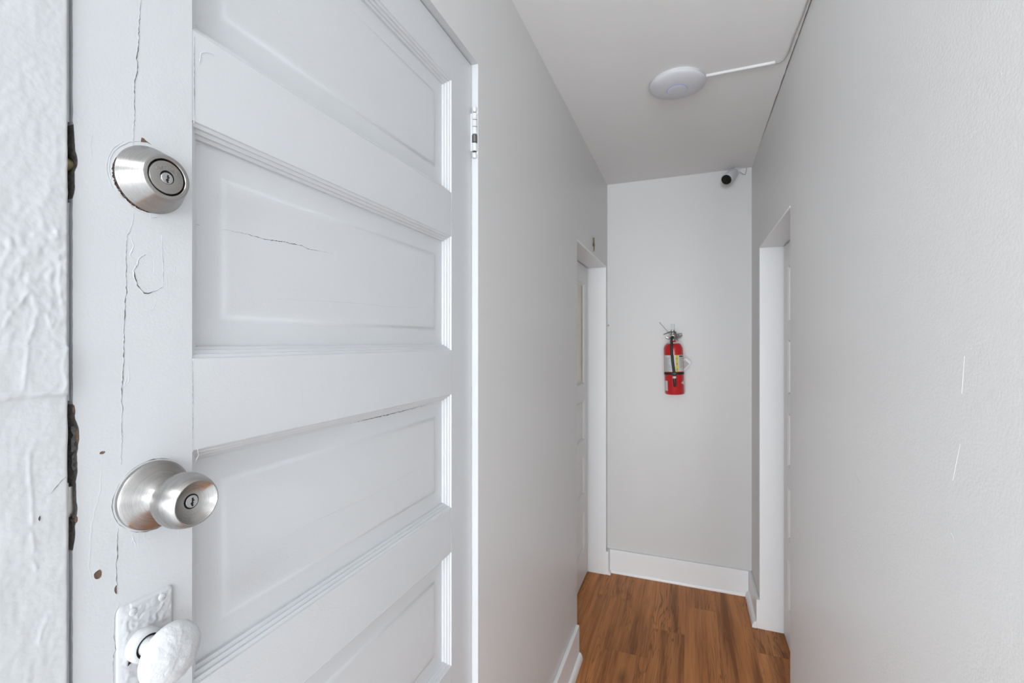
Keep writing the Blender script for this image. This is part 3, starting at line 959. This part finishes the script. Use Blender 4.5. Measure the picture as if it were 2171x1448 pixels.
for i in range(nz_):
    for j in range(ny_):
        q = [(i, j), (i, j + 1), (i + 1, j + 1), (i + 1, j)]
        if all(k in idx for k in q):
            fs.append([idx[k] for k in q])
pl.add(vs, fs)
plate = pl.build('knob_plate', OLDW, door, None, 60)
tag(plate, 'embossed old plate thick with white paint')
for (u, v) in ((283, 1298), (345, 1266)):
    p = at(u, v, X=XD + 0.003)
    s = MB().lathe((XD + 0.0019, p.y, p.z), (1, 0, 0), [(0.0036, 0), (0.0034, 0.0010), (0.0022, 0.0017), (0.0, 0.0019)], 20)
    s.box((XD + 0.0036, p.y - 0.0026, p.z - 0.0003), (XD + 0.0039, p.y + 0.0026, p.z + 0.0003))
    s.build('screw', OLDW, plate)
kh = at(284, 1388, X=XD + 0.004)
ko = [(kh.y + a * 0.0060, kh.z + c * 0.0066) for a, c in ((-0.9, -1.1), (-0.3, -0.9), (0.5, -0.1), (1.2, 0.2), (1.0, 0.7), (0.2, 0.5), (-0.5, 0.9), (-0.8, 0.1))]
MB().prism(ko, 'X', XD + 0.0025, XD + 0.0042).build('bare_patch', IRONG, plate, None, 0)
ko = [(kh.y - 0.0036 + a * 0.0017, kh.z - 0.0052 + c * 0.0022) for a, c in ((-1, -1), (1.4, 0.1), (1.0, 0.9), (-0.6, 0.6))]
MB().prism(ko, 'X', XD + 0.0027, XD + 0.0044).build('keyhole', GAP, plate, None, 0)
OY, OZ = 0.2795, 1.1150
ok = MB().lathe((XD, OY, OZ), (1, 0, 0), [(0.0150, 0.002), (0.0150, 0.0085), (0.0138, 0.0105), (0.0122, 0.0115), (0.0108, 0.0118), (0.0106, 0.0106), (0.0085, 0.0106), (0.0083, 0.020), (0.0090, 0.034), (0.0, 0.034)], 48, [0, 0, 0, 0, 1, 1, 0, 0, 0])
okr = ok.build('old_knob', [OLDW, GAP], door, None, 35)
tag(okr, 'oval knob lumpy with white paint')
def dent(p, n, w, r, h):
    q = p + (n * 0.5 + w * 0.7) * (0.0009 * mnoise.noise(p * 85) + 0.0012 * abs(mnoise.noise(p * 150)) + 0.0005 * mnoise.noise(p * 420))
    q.y = OY + (q.y - OY) * 0.97
    q.z = OZ + (q.z - OZ) * 1.02
    return q
prof = []
for k in range(29):
    q = math.pi * k / 28 - math.pi / 2
    prof.append((max(0.0002, 0.0272 * math.cos(q) ** 0.85), 0.0415 + (0.0110 if q > 0 else 0.0085) * math.sin(q)))
MB().lathe((XD, OY, OZ), (1, 0, 0), prof, 72, 0, dent).build('knob', KNOBW, okr, None, 60)

# ---- hinge: ball-tipped butt hinge, painted over, one knuckle bare
hy, hxx = D1Y1 - 0.0035, XD + 0.0085
ha, hb = at(1006, 336, X=hxx).z, at(1006, 226, X=hxx).z
def cut(f):
    return ha + (hb - ha) * f
hg = MB()
for z_, s in ((ha, 1), (hb, -1)):
    hg.lathe((hxx, hy, z_), (0, 0, s), [(0.0008, 0), (0.0045, 0.0012), (0.0062, 0.0045), (0.0058, 0.0085), (0.0040, 0.0115), (0.0034, 0.0135), (0.0, 0.0136)], 24)
hg.box((XD - 0.001, hy - 0.004, cut(0.14)), (hxx - 0.003, D1Y1 - 0.0006, cut(0.86)))
hinge = hg.build('hinge', DOORW, door)
tag(hinge, 'white painted ball-tip hinge with one bare worn knuckle')
fr = [(0.137, 0.288), (0.300, 0.450), (0.460, 0.596), (0.606, 0.730), (0.741, 0.864)]
for i, (a, b_) in enumerate(fr):
    m = [IRON if i == 1 else DOORW]
    MB().lathe((hxx, hy, cut(a)), (0, 0, 1), [(0.0058, 0), (0.0066, 0.0006), (0.0066, cut(b_) - cut(a) - 0.0006), (0.0058, cut(b_) - cut(a)), (0.0, cut(b_) - cut(a))], 24).build('knuckle', m, hinge)
MB().lathe((hxx, hy, cut(0.13)), (0, 0, 1), [(0.0046, 0), (0.0046, cut(0.87) - cut(0.13)), (0, cut(0.87) - cut(0.13))], 16).build('hinge_pin', IRON, hinge)

# ------------------------------------------------------------------ far doorways
def door_frame(name, label, xw, xl, y0, y1, top, s):
    """Lining boards: two jambs and a head, edges a little proud of the wall. s = +1 when the room side is +X."""
    r = empty(name, ((xw + xl) / 2, (y0 + y1) / 2, 0))
    tag(r, label, 'door frame', 'structure')
    xf = xw + s * 0.0012
    lo, hi = min(xf, xl - s * 0.045), max(xf, xl - s * 0.045)
    t = TB
    box('jamb', (lo, y1, 0), (hi, y1 + t, top), TRIM, r, 0.0010)
    xn = xw - s * 0.001
    box('jamb', (min(xn, xl - s * 0.045), y0 - t, 0), (max(xn, xl - s * 0.045), y0, top), TRIM, r, 0.0010)
    box('head', (lo, y0 - t, top), (hi, y1 + t, top + t), TRIM, r, 0.0015)
    for a, b_ in ((y1 - 0.008, y1), (y0, y0 + 0.008)):                   # stops behind the leaf, coloured dark to paint shade into the gap
        box('door_stop', (min(xl - s * 0.044, xl - s * 0.036), a, 0), (max(xl - s * 0.044, xl - s * 0.036), b_, top), CRACK_SHADE, r)
    box('door_stop', (min(xl - s * 0.044, xl - s * 0.036), y0, top - 0.012), (max(xl - s * 0.044, xl - s * 0.036), y1, top), CRACK_SHADE, r)
    return r
# the wall openings are cut a little larger than the boards: rebuild clearance by letting the boards sit inside the wall
door_frame('trim_3', 'white lining boards of the far left doorway', XL, XLD, L0, L1, LTOP, 1)
door_frame('trim_4', 'white lining boards of the far right doorway', XR, XRD, R0, R1, RTOP, -1)

def leaf(name, label, xf, s, y0, y1, top, openings, glass=None):
    """Panelled door leaf whose face looks towards s*X."""
    xb = xf - s * 0.034
    r = empty(name, ((xf + xb) / 2, (y0 + y1) / 2, 0.012))
    tag(r, label, 'door', 'structure')
    a0, a1, zb, zt = y0 + 0.003, y1 - 0.013, 0.012, top - 0.005
    sw = 0.092
    lo, hi = min(xf, xb), max(xf, xb)
    box('stile', (lo, a0, zb), (hi, a0 + sw, zt), LEAFW, r, 0.0012)
    box('stile', (lo, a1 - sw, zb), (hi, a1, zt), LEAFW, r, 0.0012)
    ops = sorted(openings, key=lambda q: -q[0])
    edges = [zt] + [v for o in ops for v in (o[1], o[0])] + [zb]
    for k in range(0, len(edges), 2):
        box('rail', (lo, a0 + sw + 0.0003, edges[k + 1]), (hi, a1 - sw - 0.0003, edges[k]), LEAFW, r, 0.0012)
    for o in ops:
        yA, yB = a0 + sw, a1 - sw
        prof = [(0, 0.0), (0.002, 0.003), (0.006, 0.005), (0.007, 0.009), (0.014, 0.011)]
        is_glass = glass is not None and o == glass
        vs, fs = rings(prof, yA, yB, o[0], o[1], 0)
        vs = [(xf + s * x, y, z) for x, y, z in vs]
        MB().add(vs, fs).build('panel_moulding', LEAFW, r, None, 0)
        if is_glass:
            box('glass_pane', (min(xf - s * 0.012, xf - s * 0.018), yA + 0.010, o[0] + 0.010), (max(xf - s * 0.012, xf - s * 0.018), yB - 0.010, o[1] - 0.010), GLASSM, r)
        else:
            vs, fs = rings([(0.010, 0.022), (0.012, 0.011), (0.040, 0.010), (0.046, 0.007)], yA, yB, o[0], o[1], 0)
            n = len(vs)
            fs += [(n - 4, n - 3, n - 2, n - 1), (3, 2, 1, 0)]
            MB().add([(xf + s * x, y, z) for x, y, z in vs], fs).build('panel', LEAFW, r, None, 0)
    return r
zL = lambda v: at(1238, v, X=XLD).z
gl = (zL(813), zL(601))
ops = [gl, (zL(932), zL(850)), (zL(1048), zL(970)), (zL(1166), zL(1085))]
leaf('door_2', 'half-glazed white door set back in the far left doorway', XLD, 1, L0, L1, LTOP, ops, gl)
zR = lambda v: at(1672, v, X=XRD).z
opr = [(zR(681), zR(563)), (zR(835), zR(722)), (zR(990), zR(878)), (zR(1145), zR(1035)), (zR(1300), zR(1190))]
leaf('door_3', 'white panelled door set back in the far right doorway', XRD, -1, R0, R1, RTOP, opr)

# ------------------------------------------------------------------ baseboards
def baseboard(name, label, boards, shoes, root_at):
    r = empty(name, root_at)
    tag(r, label, 'baseboard', 'structure')
    for a, b_ in boards:
        box('board', a, b_, TRIM, r, 0.0025)
    for mb in shoes:
        mb.build('shoe_moulding', TRIM, r, None, 30)
    return r
def shoe_along_y(x, s, y0, y1, w=0.015, h=0.024):
    """Quarter-round running along Y from the face x towards s*X."""
    pr = [(0, 0)] + [(w * math.cos(q), h * math.sin(q)) for q in [math.pi / 2 * k / 6 for k in range(7)]]
    vs = [(x + s * a, y0, c) for a, c in pr] + [(x + s * a, y1, c) for a, c in pr]
    n = len(pr)
    return MB().add(vs, [tuple(range(n)), tuple(range(2 * n - 1, n - 1, -1))] + [(i, (i + 1) % n, n + (i + 1) % n, n + i) for i in range(n)])
def shoe_along_x(y, x0, x1, w=0.015, h=0.024):
    pr = [(0, 0)] + [(w * math.cos(q), h * math.sin(q)) for q in [math.pi / 2 * k / 6 for k in range(7)]]
    vs = [(x0, y - a, c) for a, c in pr] + [(x1, y - a, c) for a, c in pr]
    n = len(pr)
    return MB().add(vs, [tuple(range(n)), tuple(range(2 * n - 1, n - 1, -1))] + [(i, (i + 1) % n, n + (i + 1) % n, n + i) for i in range(n)])
baseboard('baseboard_left', 'white two-step baseboard along the left wall before the far left doorway',
          [((XL, D1Y1 + 0.002, 0.0), (XL + 0.015, 2.006, 0.150))], [shoe_along_y(XL + 0.015, 1, D1Y1 + 0.002, 2.006, 0.015, 0.030)], (XL + 0.01, 1.5, 0))
baseboard('baseboard_back', 'white baseboard along the foot of the end wall',
          [((XL + 0.016, YB - 0.015, 0.0), (XR - 0.016, YB, 0.140))], [shoe_along_x(YB - 0.015, XL + 0.016, XR - 0.016, 0.006, 0.016)], (-0.07, YB - 0.01, 0))
baseboard('baseboard_right', 'short white baseboard between the far right doorway and the end wall',
          [((XR - 0.015, R1 + 0.0, 0.0), (XR, YB, 0.140))], [shoe_along_y(XR - 0.015, -1, R1 + 0.0, YB, 0.019, 0.034)], (XR - 0.01, 2.7, 0))
baseboard('baseboard_left.001', 'stub of white baseboard between the far left doorway and the end wall',
          [((XL, L1 + 0.001, 0.0), (XL + 0.015, YB, 0.140))], [shoe_along_y(XL + 0.015, 1, L1 + 0.001, YB, 0.012, 0.020)], (XL + 0.01, 2.82, 0))

# nicks and scratches in the right wall's paint, each a small raised flake
fl = MB()
def flake(u, v, du, dv, w=0.0012):
    a, b_ = at(u, v, X=XR), at(u + du, v + dv, X=XR)
    d = (b_ - a)
    p = Vector((0, -d.z, d.y)).normalized() * w
    vs = [a - p * 0.4, a + p * 0.5, b_ + p, b_ - p * 0.6]
    vs = [(XR - 0.00025, q.y, q.z) for q in vs] + [(XR, q.y, q.z) for q in vs]
    fl.add(vs, [(0, 1, 2, 3), (0, 1, 5, 4), (1, 2, 6, 5), (2, 3, 7, 6), (3, 0, 4, 7)])
for q in ((1702, 1319, 10, -12), (1776, 1337, 5, 5), (1761, 1388, 3, 10), (1842, 1412, 3, 6), (1819, 702, 4, 4), (2085, 716, 4, 5), (2056, 736, 4, 3), (2120, 153, 4, 4), (1946, 638, 3, 3), (1796, 620, 4, 2),
          (2021, 517, 3, 3), (1915, 649, 3, 2)):
    flake(*q)
for q in ((2036, 940, -16, 78), (2045, 755, -6, 80), (2016, 1130, 6, 12), (1812, 1002, 12, 22)):
    flake(*q, w=0.0004)
fo = fl.build('paint_flake', FLAKE, wall_right, None, 0)
fo['kind'] = 'stuff'

# ------------------------------------------------------------------ fire extinguisher on the end wall
EX, EY, EZ = -0.0740, YB - 0.066, 1.1050
ext = empty('fire_extinguisher', (EX, EY, EZ))
tag(ext, 'red fire extinguisher with black hose hung on the grey end wall', 'fire extinguisher')
R = 0.0520
def E(x, y, z):
    return (EX + x, EY + y, EZ + z)
MB().lathe(E(0, 0, 0), (0, 0, 1), [(0.045, 0.0), (0.0495, 0.002), (R, 0.006), (R, 0.255), (0.0505, 0.266), (0.046, 0.277), (0.038, 0.286), (0.027, 0.292), (0.0185, 0.296), (0.0165, 0.300), (0.0165, 0.306), (0, 0.306)], 64).build('cylinder_body', RED, ext)
MB().lathe(E(0, 0, 0.2885), (0, 0, 1), [(0.034, 0.0), (0.0345, 0.003), (0.030, 0.0065), (0.021, 0.0075), (0.0185, 0.004)], 40, 0, None, False).build('collar_ring', LABEL, ext)
vv = MB()
vv.lathe(E(0, 0, 0.300), (0, 0, 1), [(0.0135, 0), (0.0150, 0.004), (0.0150, 0.018), (0.0125, 0.022), (0.0125, 0.046), (0.0100, 0.052), (0.0100, 0.062), (0, 0.063)], 28)
vv.lathe(E(0, -0.005, 0.331), (0, -1, -0.15), [(0.0090, 0), (0.0090, 0.014), (0.0115, 0.016), (0.0115, 0.026), (0.0085, 0.029), (0, 0.029)], 20)
valve = vv.build('valve', CHROME, ext)
# carrying handle (below) and squeeze lever (above)
MB().tube([E(0.0, -0.006, 0.322), E(-0.018, -0.012, 0.318), E(-0.032, -0.016, 0.322), E(-0.038, -0.018, 0.328)], [0.006, 0.007, 0.0065, 0.004], 10).build('carry_handle', CHROME, ext)
MB().tube([E(0.010, 0.0, 0.322), E(0.024, 0.006, 0.316), E(0.040, 0.012, 0.324), E(0.050, 0.014, 0.335)], [0.005, 0.006, 0.0055, 0.004], 10).build('carry_handle', CHROME, ext)
MB().tube([E(0.018, -0.002, 0.335), E(0.016, -0.006, 0.350), E(0.008, -0.010, 0.357), E(-0.012, -0.016, 0.354), E(-0.034, -0.022, 0.347), E(-0.050, -0.026, 0.340)], [0.003, 0.0035, 0.0032, 0.0030, 0.0028, 0.0022], 8).build('squeeze_lever', IRON, ext)
MB().tube([E(0.020, 0.002, 0.340), E(0.034, 0.004, 0.343), E(0.050, 0.004, 0.344)], 0.0022, 8).build('squeeze_lever', IRON, ext)
MB().tube([E(-0.012, -0.012, 0.335), E(-0.024, -0.014, 0.352), E(-0.046, -0.010, 0.382), E(-0.070, -0.006, 0.412)], 0.0012, 6).build('safety_pin', IRON, ext)
MB().tube([E(0.012, -0.014, 0.326), E(0.022, -0.018, 0.312), E(0.028, -0.020, 0.300)], 0.0018, 6).build('pin_chain', IRON, ext)
MB().lathe(E(0.024, -0.008, 0.332), (0.5, -0.85, 0), [(0.0105, 0), (0.0110, 0.006), (0.0095, 0.009), (0, 0.0092)], 24).build('pressure_gauge', CHROME, ext)
hose = [(0.0, -0.034, 0.326), (-0.003, -0.042, 0.318), (-0.006, -0.050, 0.300), (-0.007, -0.056, 0.270), (-0.006, -0.0595, 0.230), (-0.003, -0.0605, 0.180), (0.001, -0.0610, 0.140), (0.003, -0.0610, 0.108)]
MB().tube([E(*p) for p in hose], [0.0085, 0.0085, 0.0082, 0.008, 0.0078, 0.0078, 0.0078, 0.0078], 14).build('hose', BLACK, ext)
MB().lathe(E(0.003, -0.0612, 0.106), (0.02, 0, -1), [(0.0086, 0), (0.0092, 0.001), (0.0092, 0.011), (0.0086, 0.012), (0, 0.012)], 20).build('hose_ferrule', LABEL, ext)
MB().lathe(E(0.003, -0.0612, 0.094), (0.03, 0, -1), [(0.0074, 0), (0.0080, 0.012), (0.0076, 0.044), (0.0066, 0.047), (0.0050, 0.047), (0.0048, 0.03), (0, 0.03)], 20).build('nozzle', BLACK, ext)
MB().lathe(E(0, 0, 0.113), (0, 0, 1), [(R + 0.0002, 0), (R + 0.0020, 0.001), (R + 0.0020, 0.012), (R + 0.0002, 0.013)], 48, 0, None, False).build('hose_strap', BLACK, ext)
MB().box(E(-0.010, -0.071, 0.110), E(0.016, -0.052, 0.128), 0.003).build('strap_clip', BLACK, ext)
def decal(name, a0, a1, z0, z1, mat, parent, lift=0.0004, thick=0.0003):
    """A label wrapped round the cylinder: angles in degrees, 0 = towards the viewer, + = to the right."""
    n = max(2, int(abs(a1 - a0) / 6))
    vs, fs = [], []
    for k in range(n + 1):
        q = math.radians(a0 + (a1 - a0) * k / n)
        for rr in (R + lift - thick, R + lift):
            for z in (z0, z1):
                vs.append(E(rr * math.sin(q), -rr * math.cos(q), z))
    for k in range(n):
        b_ = k * 4
        fs += [(b_ + 2, b_ + 3, b_ + 7, b_ + 6), (b_, b_ + 4, b_ + 5, b_ + 1), (b_ + 1, b_ + 5, b_ + 7, b_ + 3), (b_, b_ + 2, b_ + 6, b_ + 4)]
    e = n * 4
    fs += [(0, 1, 3, 2), (e, e + 2, e + 3, e + 1)]
    return MB().add(vs, fs).build(name, mat, parent, None, 40)
lab = decal('instruction_label', -66, 74, 0.130, 0.2225, LABEL, ext)
decal('yellow_band', 14, 28, 0.130, 0.2225, YELLOW, lab, 0.0007)
decal('black_heading', 36, 68, 0.212, 0.219, GAP, lab, 0.0007)
pr = MB()
for col0, col1, rows in ((-56, -12, 12), (36, 70, 9)):
    for k in range(rows):
        z = 0.206 - k * 0.0066
        a1_ = col1 - random.uniform(0, (col1 - col0) * 0.4)
        n = 5
        vs = []
        for i in range(n + 1):
            q = math.radians(col0 + (a1_ - col0) * i / n)
            for rr in (R + 0.0003, R + 0.0007):
                for zz in (z, z + 0.0018):
                    vs.append(E(rr * math.sin(q), -rr * math.cos(q), zz))
        pr.add(vs, [(4 * i + 2, 4 * i + 3, 4 * i + 7, 4 * i + 6) for i in range(n)] + [(4 * i + 1, 4 * i + 3, 4 * i + 7, 4 * i + 5) for i in range(n)])
for k in range(3):
    q0 = 17
    z = 0.140 + k * 0.030
    vs = []
    for q in (q0, q0 + 7):
        q = math.radians(q)
        for zz in (z, z + 0.007):
            vs.append(E((R + 0.0010) * math.sin(q), -(R + 0.0010) * math.cos(q), zz))
    pr.add(vs, [(0, 1, 3, 2)])
pl_ = pr.build('printed_lines', PRINT, lab, None, 0)
pl_['kind'] = 'stuff'
decal('sticker', -72, -42, 0.022, 0.078, LABEL, ext)
tri = []
for a, z in ((44, 0.067), (76, 0.080), (76, 0.054)):
    q = math.radians(a)
    tri.append(E((R + 0.0006) * math.sin(q), -(R + 0.0006) * math.cos(q), z))
qi = [E((R - 0.0008) * math.sin(math.radians(a)), -(R - 0.0008) * math.cos(math.radians(a)), z) for a, z in ((44, 0.067), (76, 0.080), (76, 0.054))]
mm = MB()
m60 = [E((R + 0.0006) * math.sin(math.radians(60)), -(R + 0.0006) * math.cos(math.radians(60)), z) for z in (0.0735, 0.0605)]
mm.add(tri + m60 + qi, [(0, 3, 4), (3, 1, 2, 4), (0, 5, 6, 1, 3), (1, 6, 7, 2), (2, 7, 5, 0, 4)])
mm.build('sticker', LABEL, ext, None, 0)
# paper inspection tag on its string
MB().tube([E(0.014, -0.010, 0.302), E(0.040, -0.020, 0.288), E(0.0545, -0.014, 0.258), E(0.0560, -0.010, 0.215), E(0.0575, -0.012, 0.190)], 0.0012, 6).build('tag_string', TAGM, ext)
c, s_ = math.cos(math.radians(-43)), math.sin(math.radians(-43))
def tagpoly(pts_):
    return [(EZ + 0.166 + (a * s_ + b_ * c), EX + 0.0560 + (a * c - b_ * s_)) for a, b_ in pts_]
tg = MB().prism(tagpoly([(0.0215, 0.030), (0.0215, -0.024), (-0.0215, -0.024), (-0.0215, 0.030), (-0.012, 0.037), (0.012, 0.037)]), 'Y', EY + 0.0100, EY + 0.0106)
tagp = tg.build('inspection_tag', TAGM, ext, None, 0)
MB().prism(tagpoly([(0.0165, 0.022), (0.0165, -0.018), (-0.0165, -0.018), (-0.0165, 0.022)]), 'Y', EY + 0.0096, EY + 0.0101).build('printed_area', TAGP, tagp, None, 0)
hk = MB()
hk.box(E(-0.0095, 0.056, 0.340), E(0.0095, 0.066, 0.402), 0.0015)
hk.box(E(-0.0095, 0.006, 0.366), E(0.0095, 0.058, 0.3715), 0.001)
hk.build('wall_hook', PLASTIC, ext)
ext.rotation_euler = (0, math.radians(-1.8), 0)

# ------------------------------------------------------------------ round wireless access point on the ceiling
AX, AY = -0.0400, 1.812
ap = empty('access_point', (AX, AY, CEIL))
tag(ap, 'round white wireless access point with a thin blue ring on the ceiling', 'access point')
MB().lathe((AX, AY, CEIL), (0, 0, -1), [(0.0930, 0.0), (0.0930, 0.009), (0.0900, 0.010), (0.0, 0.010)], 64).build('mounting_base', LABEL, ap)
dome = [(0.0945, 0.0085), (0.0985, 0.0105), (0.0995, 0.0130), (0.0975, 0.0160), (0.0900, 0.0200), (0.0780, 0.0242), (0.0620, 0.0278), (0.0450, 0.0300), (0.0372, 0.0306), (0.0372, 0.0300), (0.0, 0.0300)]
MB().lathe((AX, AY, CEIL), (0, 0, -1), dome, 96).build('cover', PLASTIC, ap)
MB().lathe((AX, AY, CEIL), (0, 0, -1), [(0.0366, 0.0298), (0.0366, 0.0316), (0.0350, 0.0318)], 72, 0, None, False).build('light_ring', BLUE, ap)
MB().lathe((AX, AY, CEIL), (0, 0, -1), [(0.0356, 0.0300), (0.0356, 0.0322), (0.0335, 0.0328), (0.0180, 0.0334), (0.0, 0.0335)], 72).build('centre_cap', PLASTIC, ap)

# cable cover from the access point towards the wall, with the bare wire that leaves it
p0, p1 = at(1499, 161, Z=CEIL - 0.004), at(1643, 133, Z=CEIL - 0.004)
d = (p1 - p0).normalized()
nrm = Vector((-d.y, d.x, 0))
cc = MB()
w = 0.0042
sec = [(-w, 0.0), (-w * 0.9, -0.0060), (-w * 0.5, -0.0078), (w * 0.5, -0.0078), (w * 0.9, -0.0060), (w, 0.0)]
n = len(sec)
vs = []
for q in (p0 - d * 0.004, p1):
    for o, h in sec:
        vs.append((q.x + nrm.x * o, q.y + nrm.y * o, CEIL + h))
cc.add(vs, [tuple(range(n)), tuple(range(2 * n - 1, n - 1, -1))] + [(i, (i + 1) % n, n + (i + 1) % n, n + i) for i in range(n)])
chan = cc.build('cable_cover', CHAN, None, None, 0)
tag(chan, 'thin white cable cover across the ceiling beside the access point', 'cable cover')
wpts = [at(u, v, Z=CEIL - 0.003) for u, v in ((1640, 133), (1652, 132), (1661, 126), (1668, 117), (1674, 105), (1682, 80), (1690, 60), (1700, 36), (1712, 2), (1725, -40))]
wpts = [Vector((min(p.x, XR - 0.010), p.y, p.z)) for p in wpts]
sm = []
for i in range(len(wpts) - 1):
    for k in range(4):
        t = k / 4
        a, b_, c_, d_ = wpts[max(0, i - 1)], wpts[i], wpts[i + 1], wpts[min(len(wpts) - 1, i + 2)]
        sm.append(0.5 * ((2 * b_) + (c_ - a) * t + (2 * a - 5 * b_ + 4 * c_ - d_) * t * t + (3 * b_ - a - 3 * c_ + d_) * t ** 3))
wr_ = MB().tube(sm, 0.0024, 8).build('wire', WIREM, None, None, 60)
tag(wr_, 'loose grey wire bending from the cable cover to the ceiling crack', 'wire')

# ------------------------------------------------------------------ security camera near the far right corner
SC = at(1558, 363, Y=YB)
sec_ = empty('security_camera', SC)
tag(sec_, 'white bullet security camera with black face in the far ceiling corner', 'security camera')
MB().lathe(SC, (0, -1, 0), [(0.026, 0.0), (0.026, 0.006), (0.022, 0.011), (0.012, 0.014), (0.011, 0.026), (0.0, 0.026)], 32).build('wall_mount', PLASTIC, sec_)
bc = at(1557, 364, Y=YB - 0.034)
MB().lathe(bc + Vector((0, 0.014, 0)), (0, -1, 0), [(0.001, 0.0), (0.010, 0.002), (0.0165, 0.008), (0.0185, 0.015), (0.0165, 0.022), (0.010, 0.028), (0.001, 0.030)], 24).build('ball_joint', PLASTIC, sec_)
ax = Vector((-0.49, -0.88, -0.70)).normalized()
bs = bc + ax * 0.002
MB().lathe(bs, ax, [(0.006, 0.0), (0.018, 0.004), (0.0235, 0.013), (0.0262, 0.028), (0.0285, 0.065), (0.0290, 0.106), (0.0287, 0.112), (0.0272, 0.114), (0.0264, 0.110), (0, 0.110)], 40).build('housing', PLASTIC, sec_)
MB().lathe(bs, ax, [(0.0264, 0.108), (0.0262, 0.1132), (0.022, 0.1144), (0.0, 0.1150)], 40).build('lens_face', LENS, sec_)
MB().lathe(bs, ax, [(0.0090, 0.1135), (0.0085, 0.1158), (0.006, 0.1162), (0, 0.1156)], 24).build('lens', LENS, sec_)
cp = [SC + Vector(p) for p in ((0.020, -0.008, -0.008), (0.030, -0.008, -0.016), (0.044, -0.006, -0.027), (0.051, -0.006, -0.026), (0.056, -0.006, -0.012), (0.058, -0.005, 0.010), (0.062, -0.005, 0.030), (0.066, -0.004, 0.0385))]
MB().tube(cp, 0.0026, 8).build('cable', WIREM, sec_)

# ------------------------------------------------------------------ small things on the walls
hk = MB()
h0 = at(1257, 504, X=XL)
hk.tube([(XL + 0.004, h0.y, h0.z), (XL + 0.005, h0.y + 0.001, h0.z - 0.020), (XL + 0.006, h0.y, h0.z - 0.045), (XL + 0.006, h0.y, h0.z - 0.066), (XL + 0.003, h0.y, h0.z - 0.072)], [0.0035, 0.0038, 0.0034, 0.003, 0.002], 10)
hk.lathe((XL, h0.y, h0.z - 0.036), (1, 0, 0), [(0.0075, 0), (0.0075, 0.003), (0.0050, 0.005), (0.0045, 0.010), (0, 0.010)], 16)
hook = hk.build('door_hook', BRASS, None, None, 50)
tag(hook, 'small brass hook on the left wall above the far left doorway', 'hook')
n0 = at(1290, 690, Y=YB)
nh = MB().lathe((n0.x, YB, n0.z), (0, -1, 0), [(0.0065, 0), (0.0065, 0.002), (0.0022, 0.003), (0.0020, 0.014), (0.0045, 0.016), (0, 0.017)], 14)
nho = nh.build('wall_nail', WIREM, None, None, 50)
tag(nho, 'tiny grey nail in the end wall beside the far left doorway', 'nail')
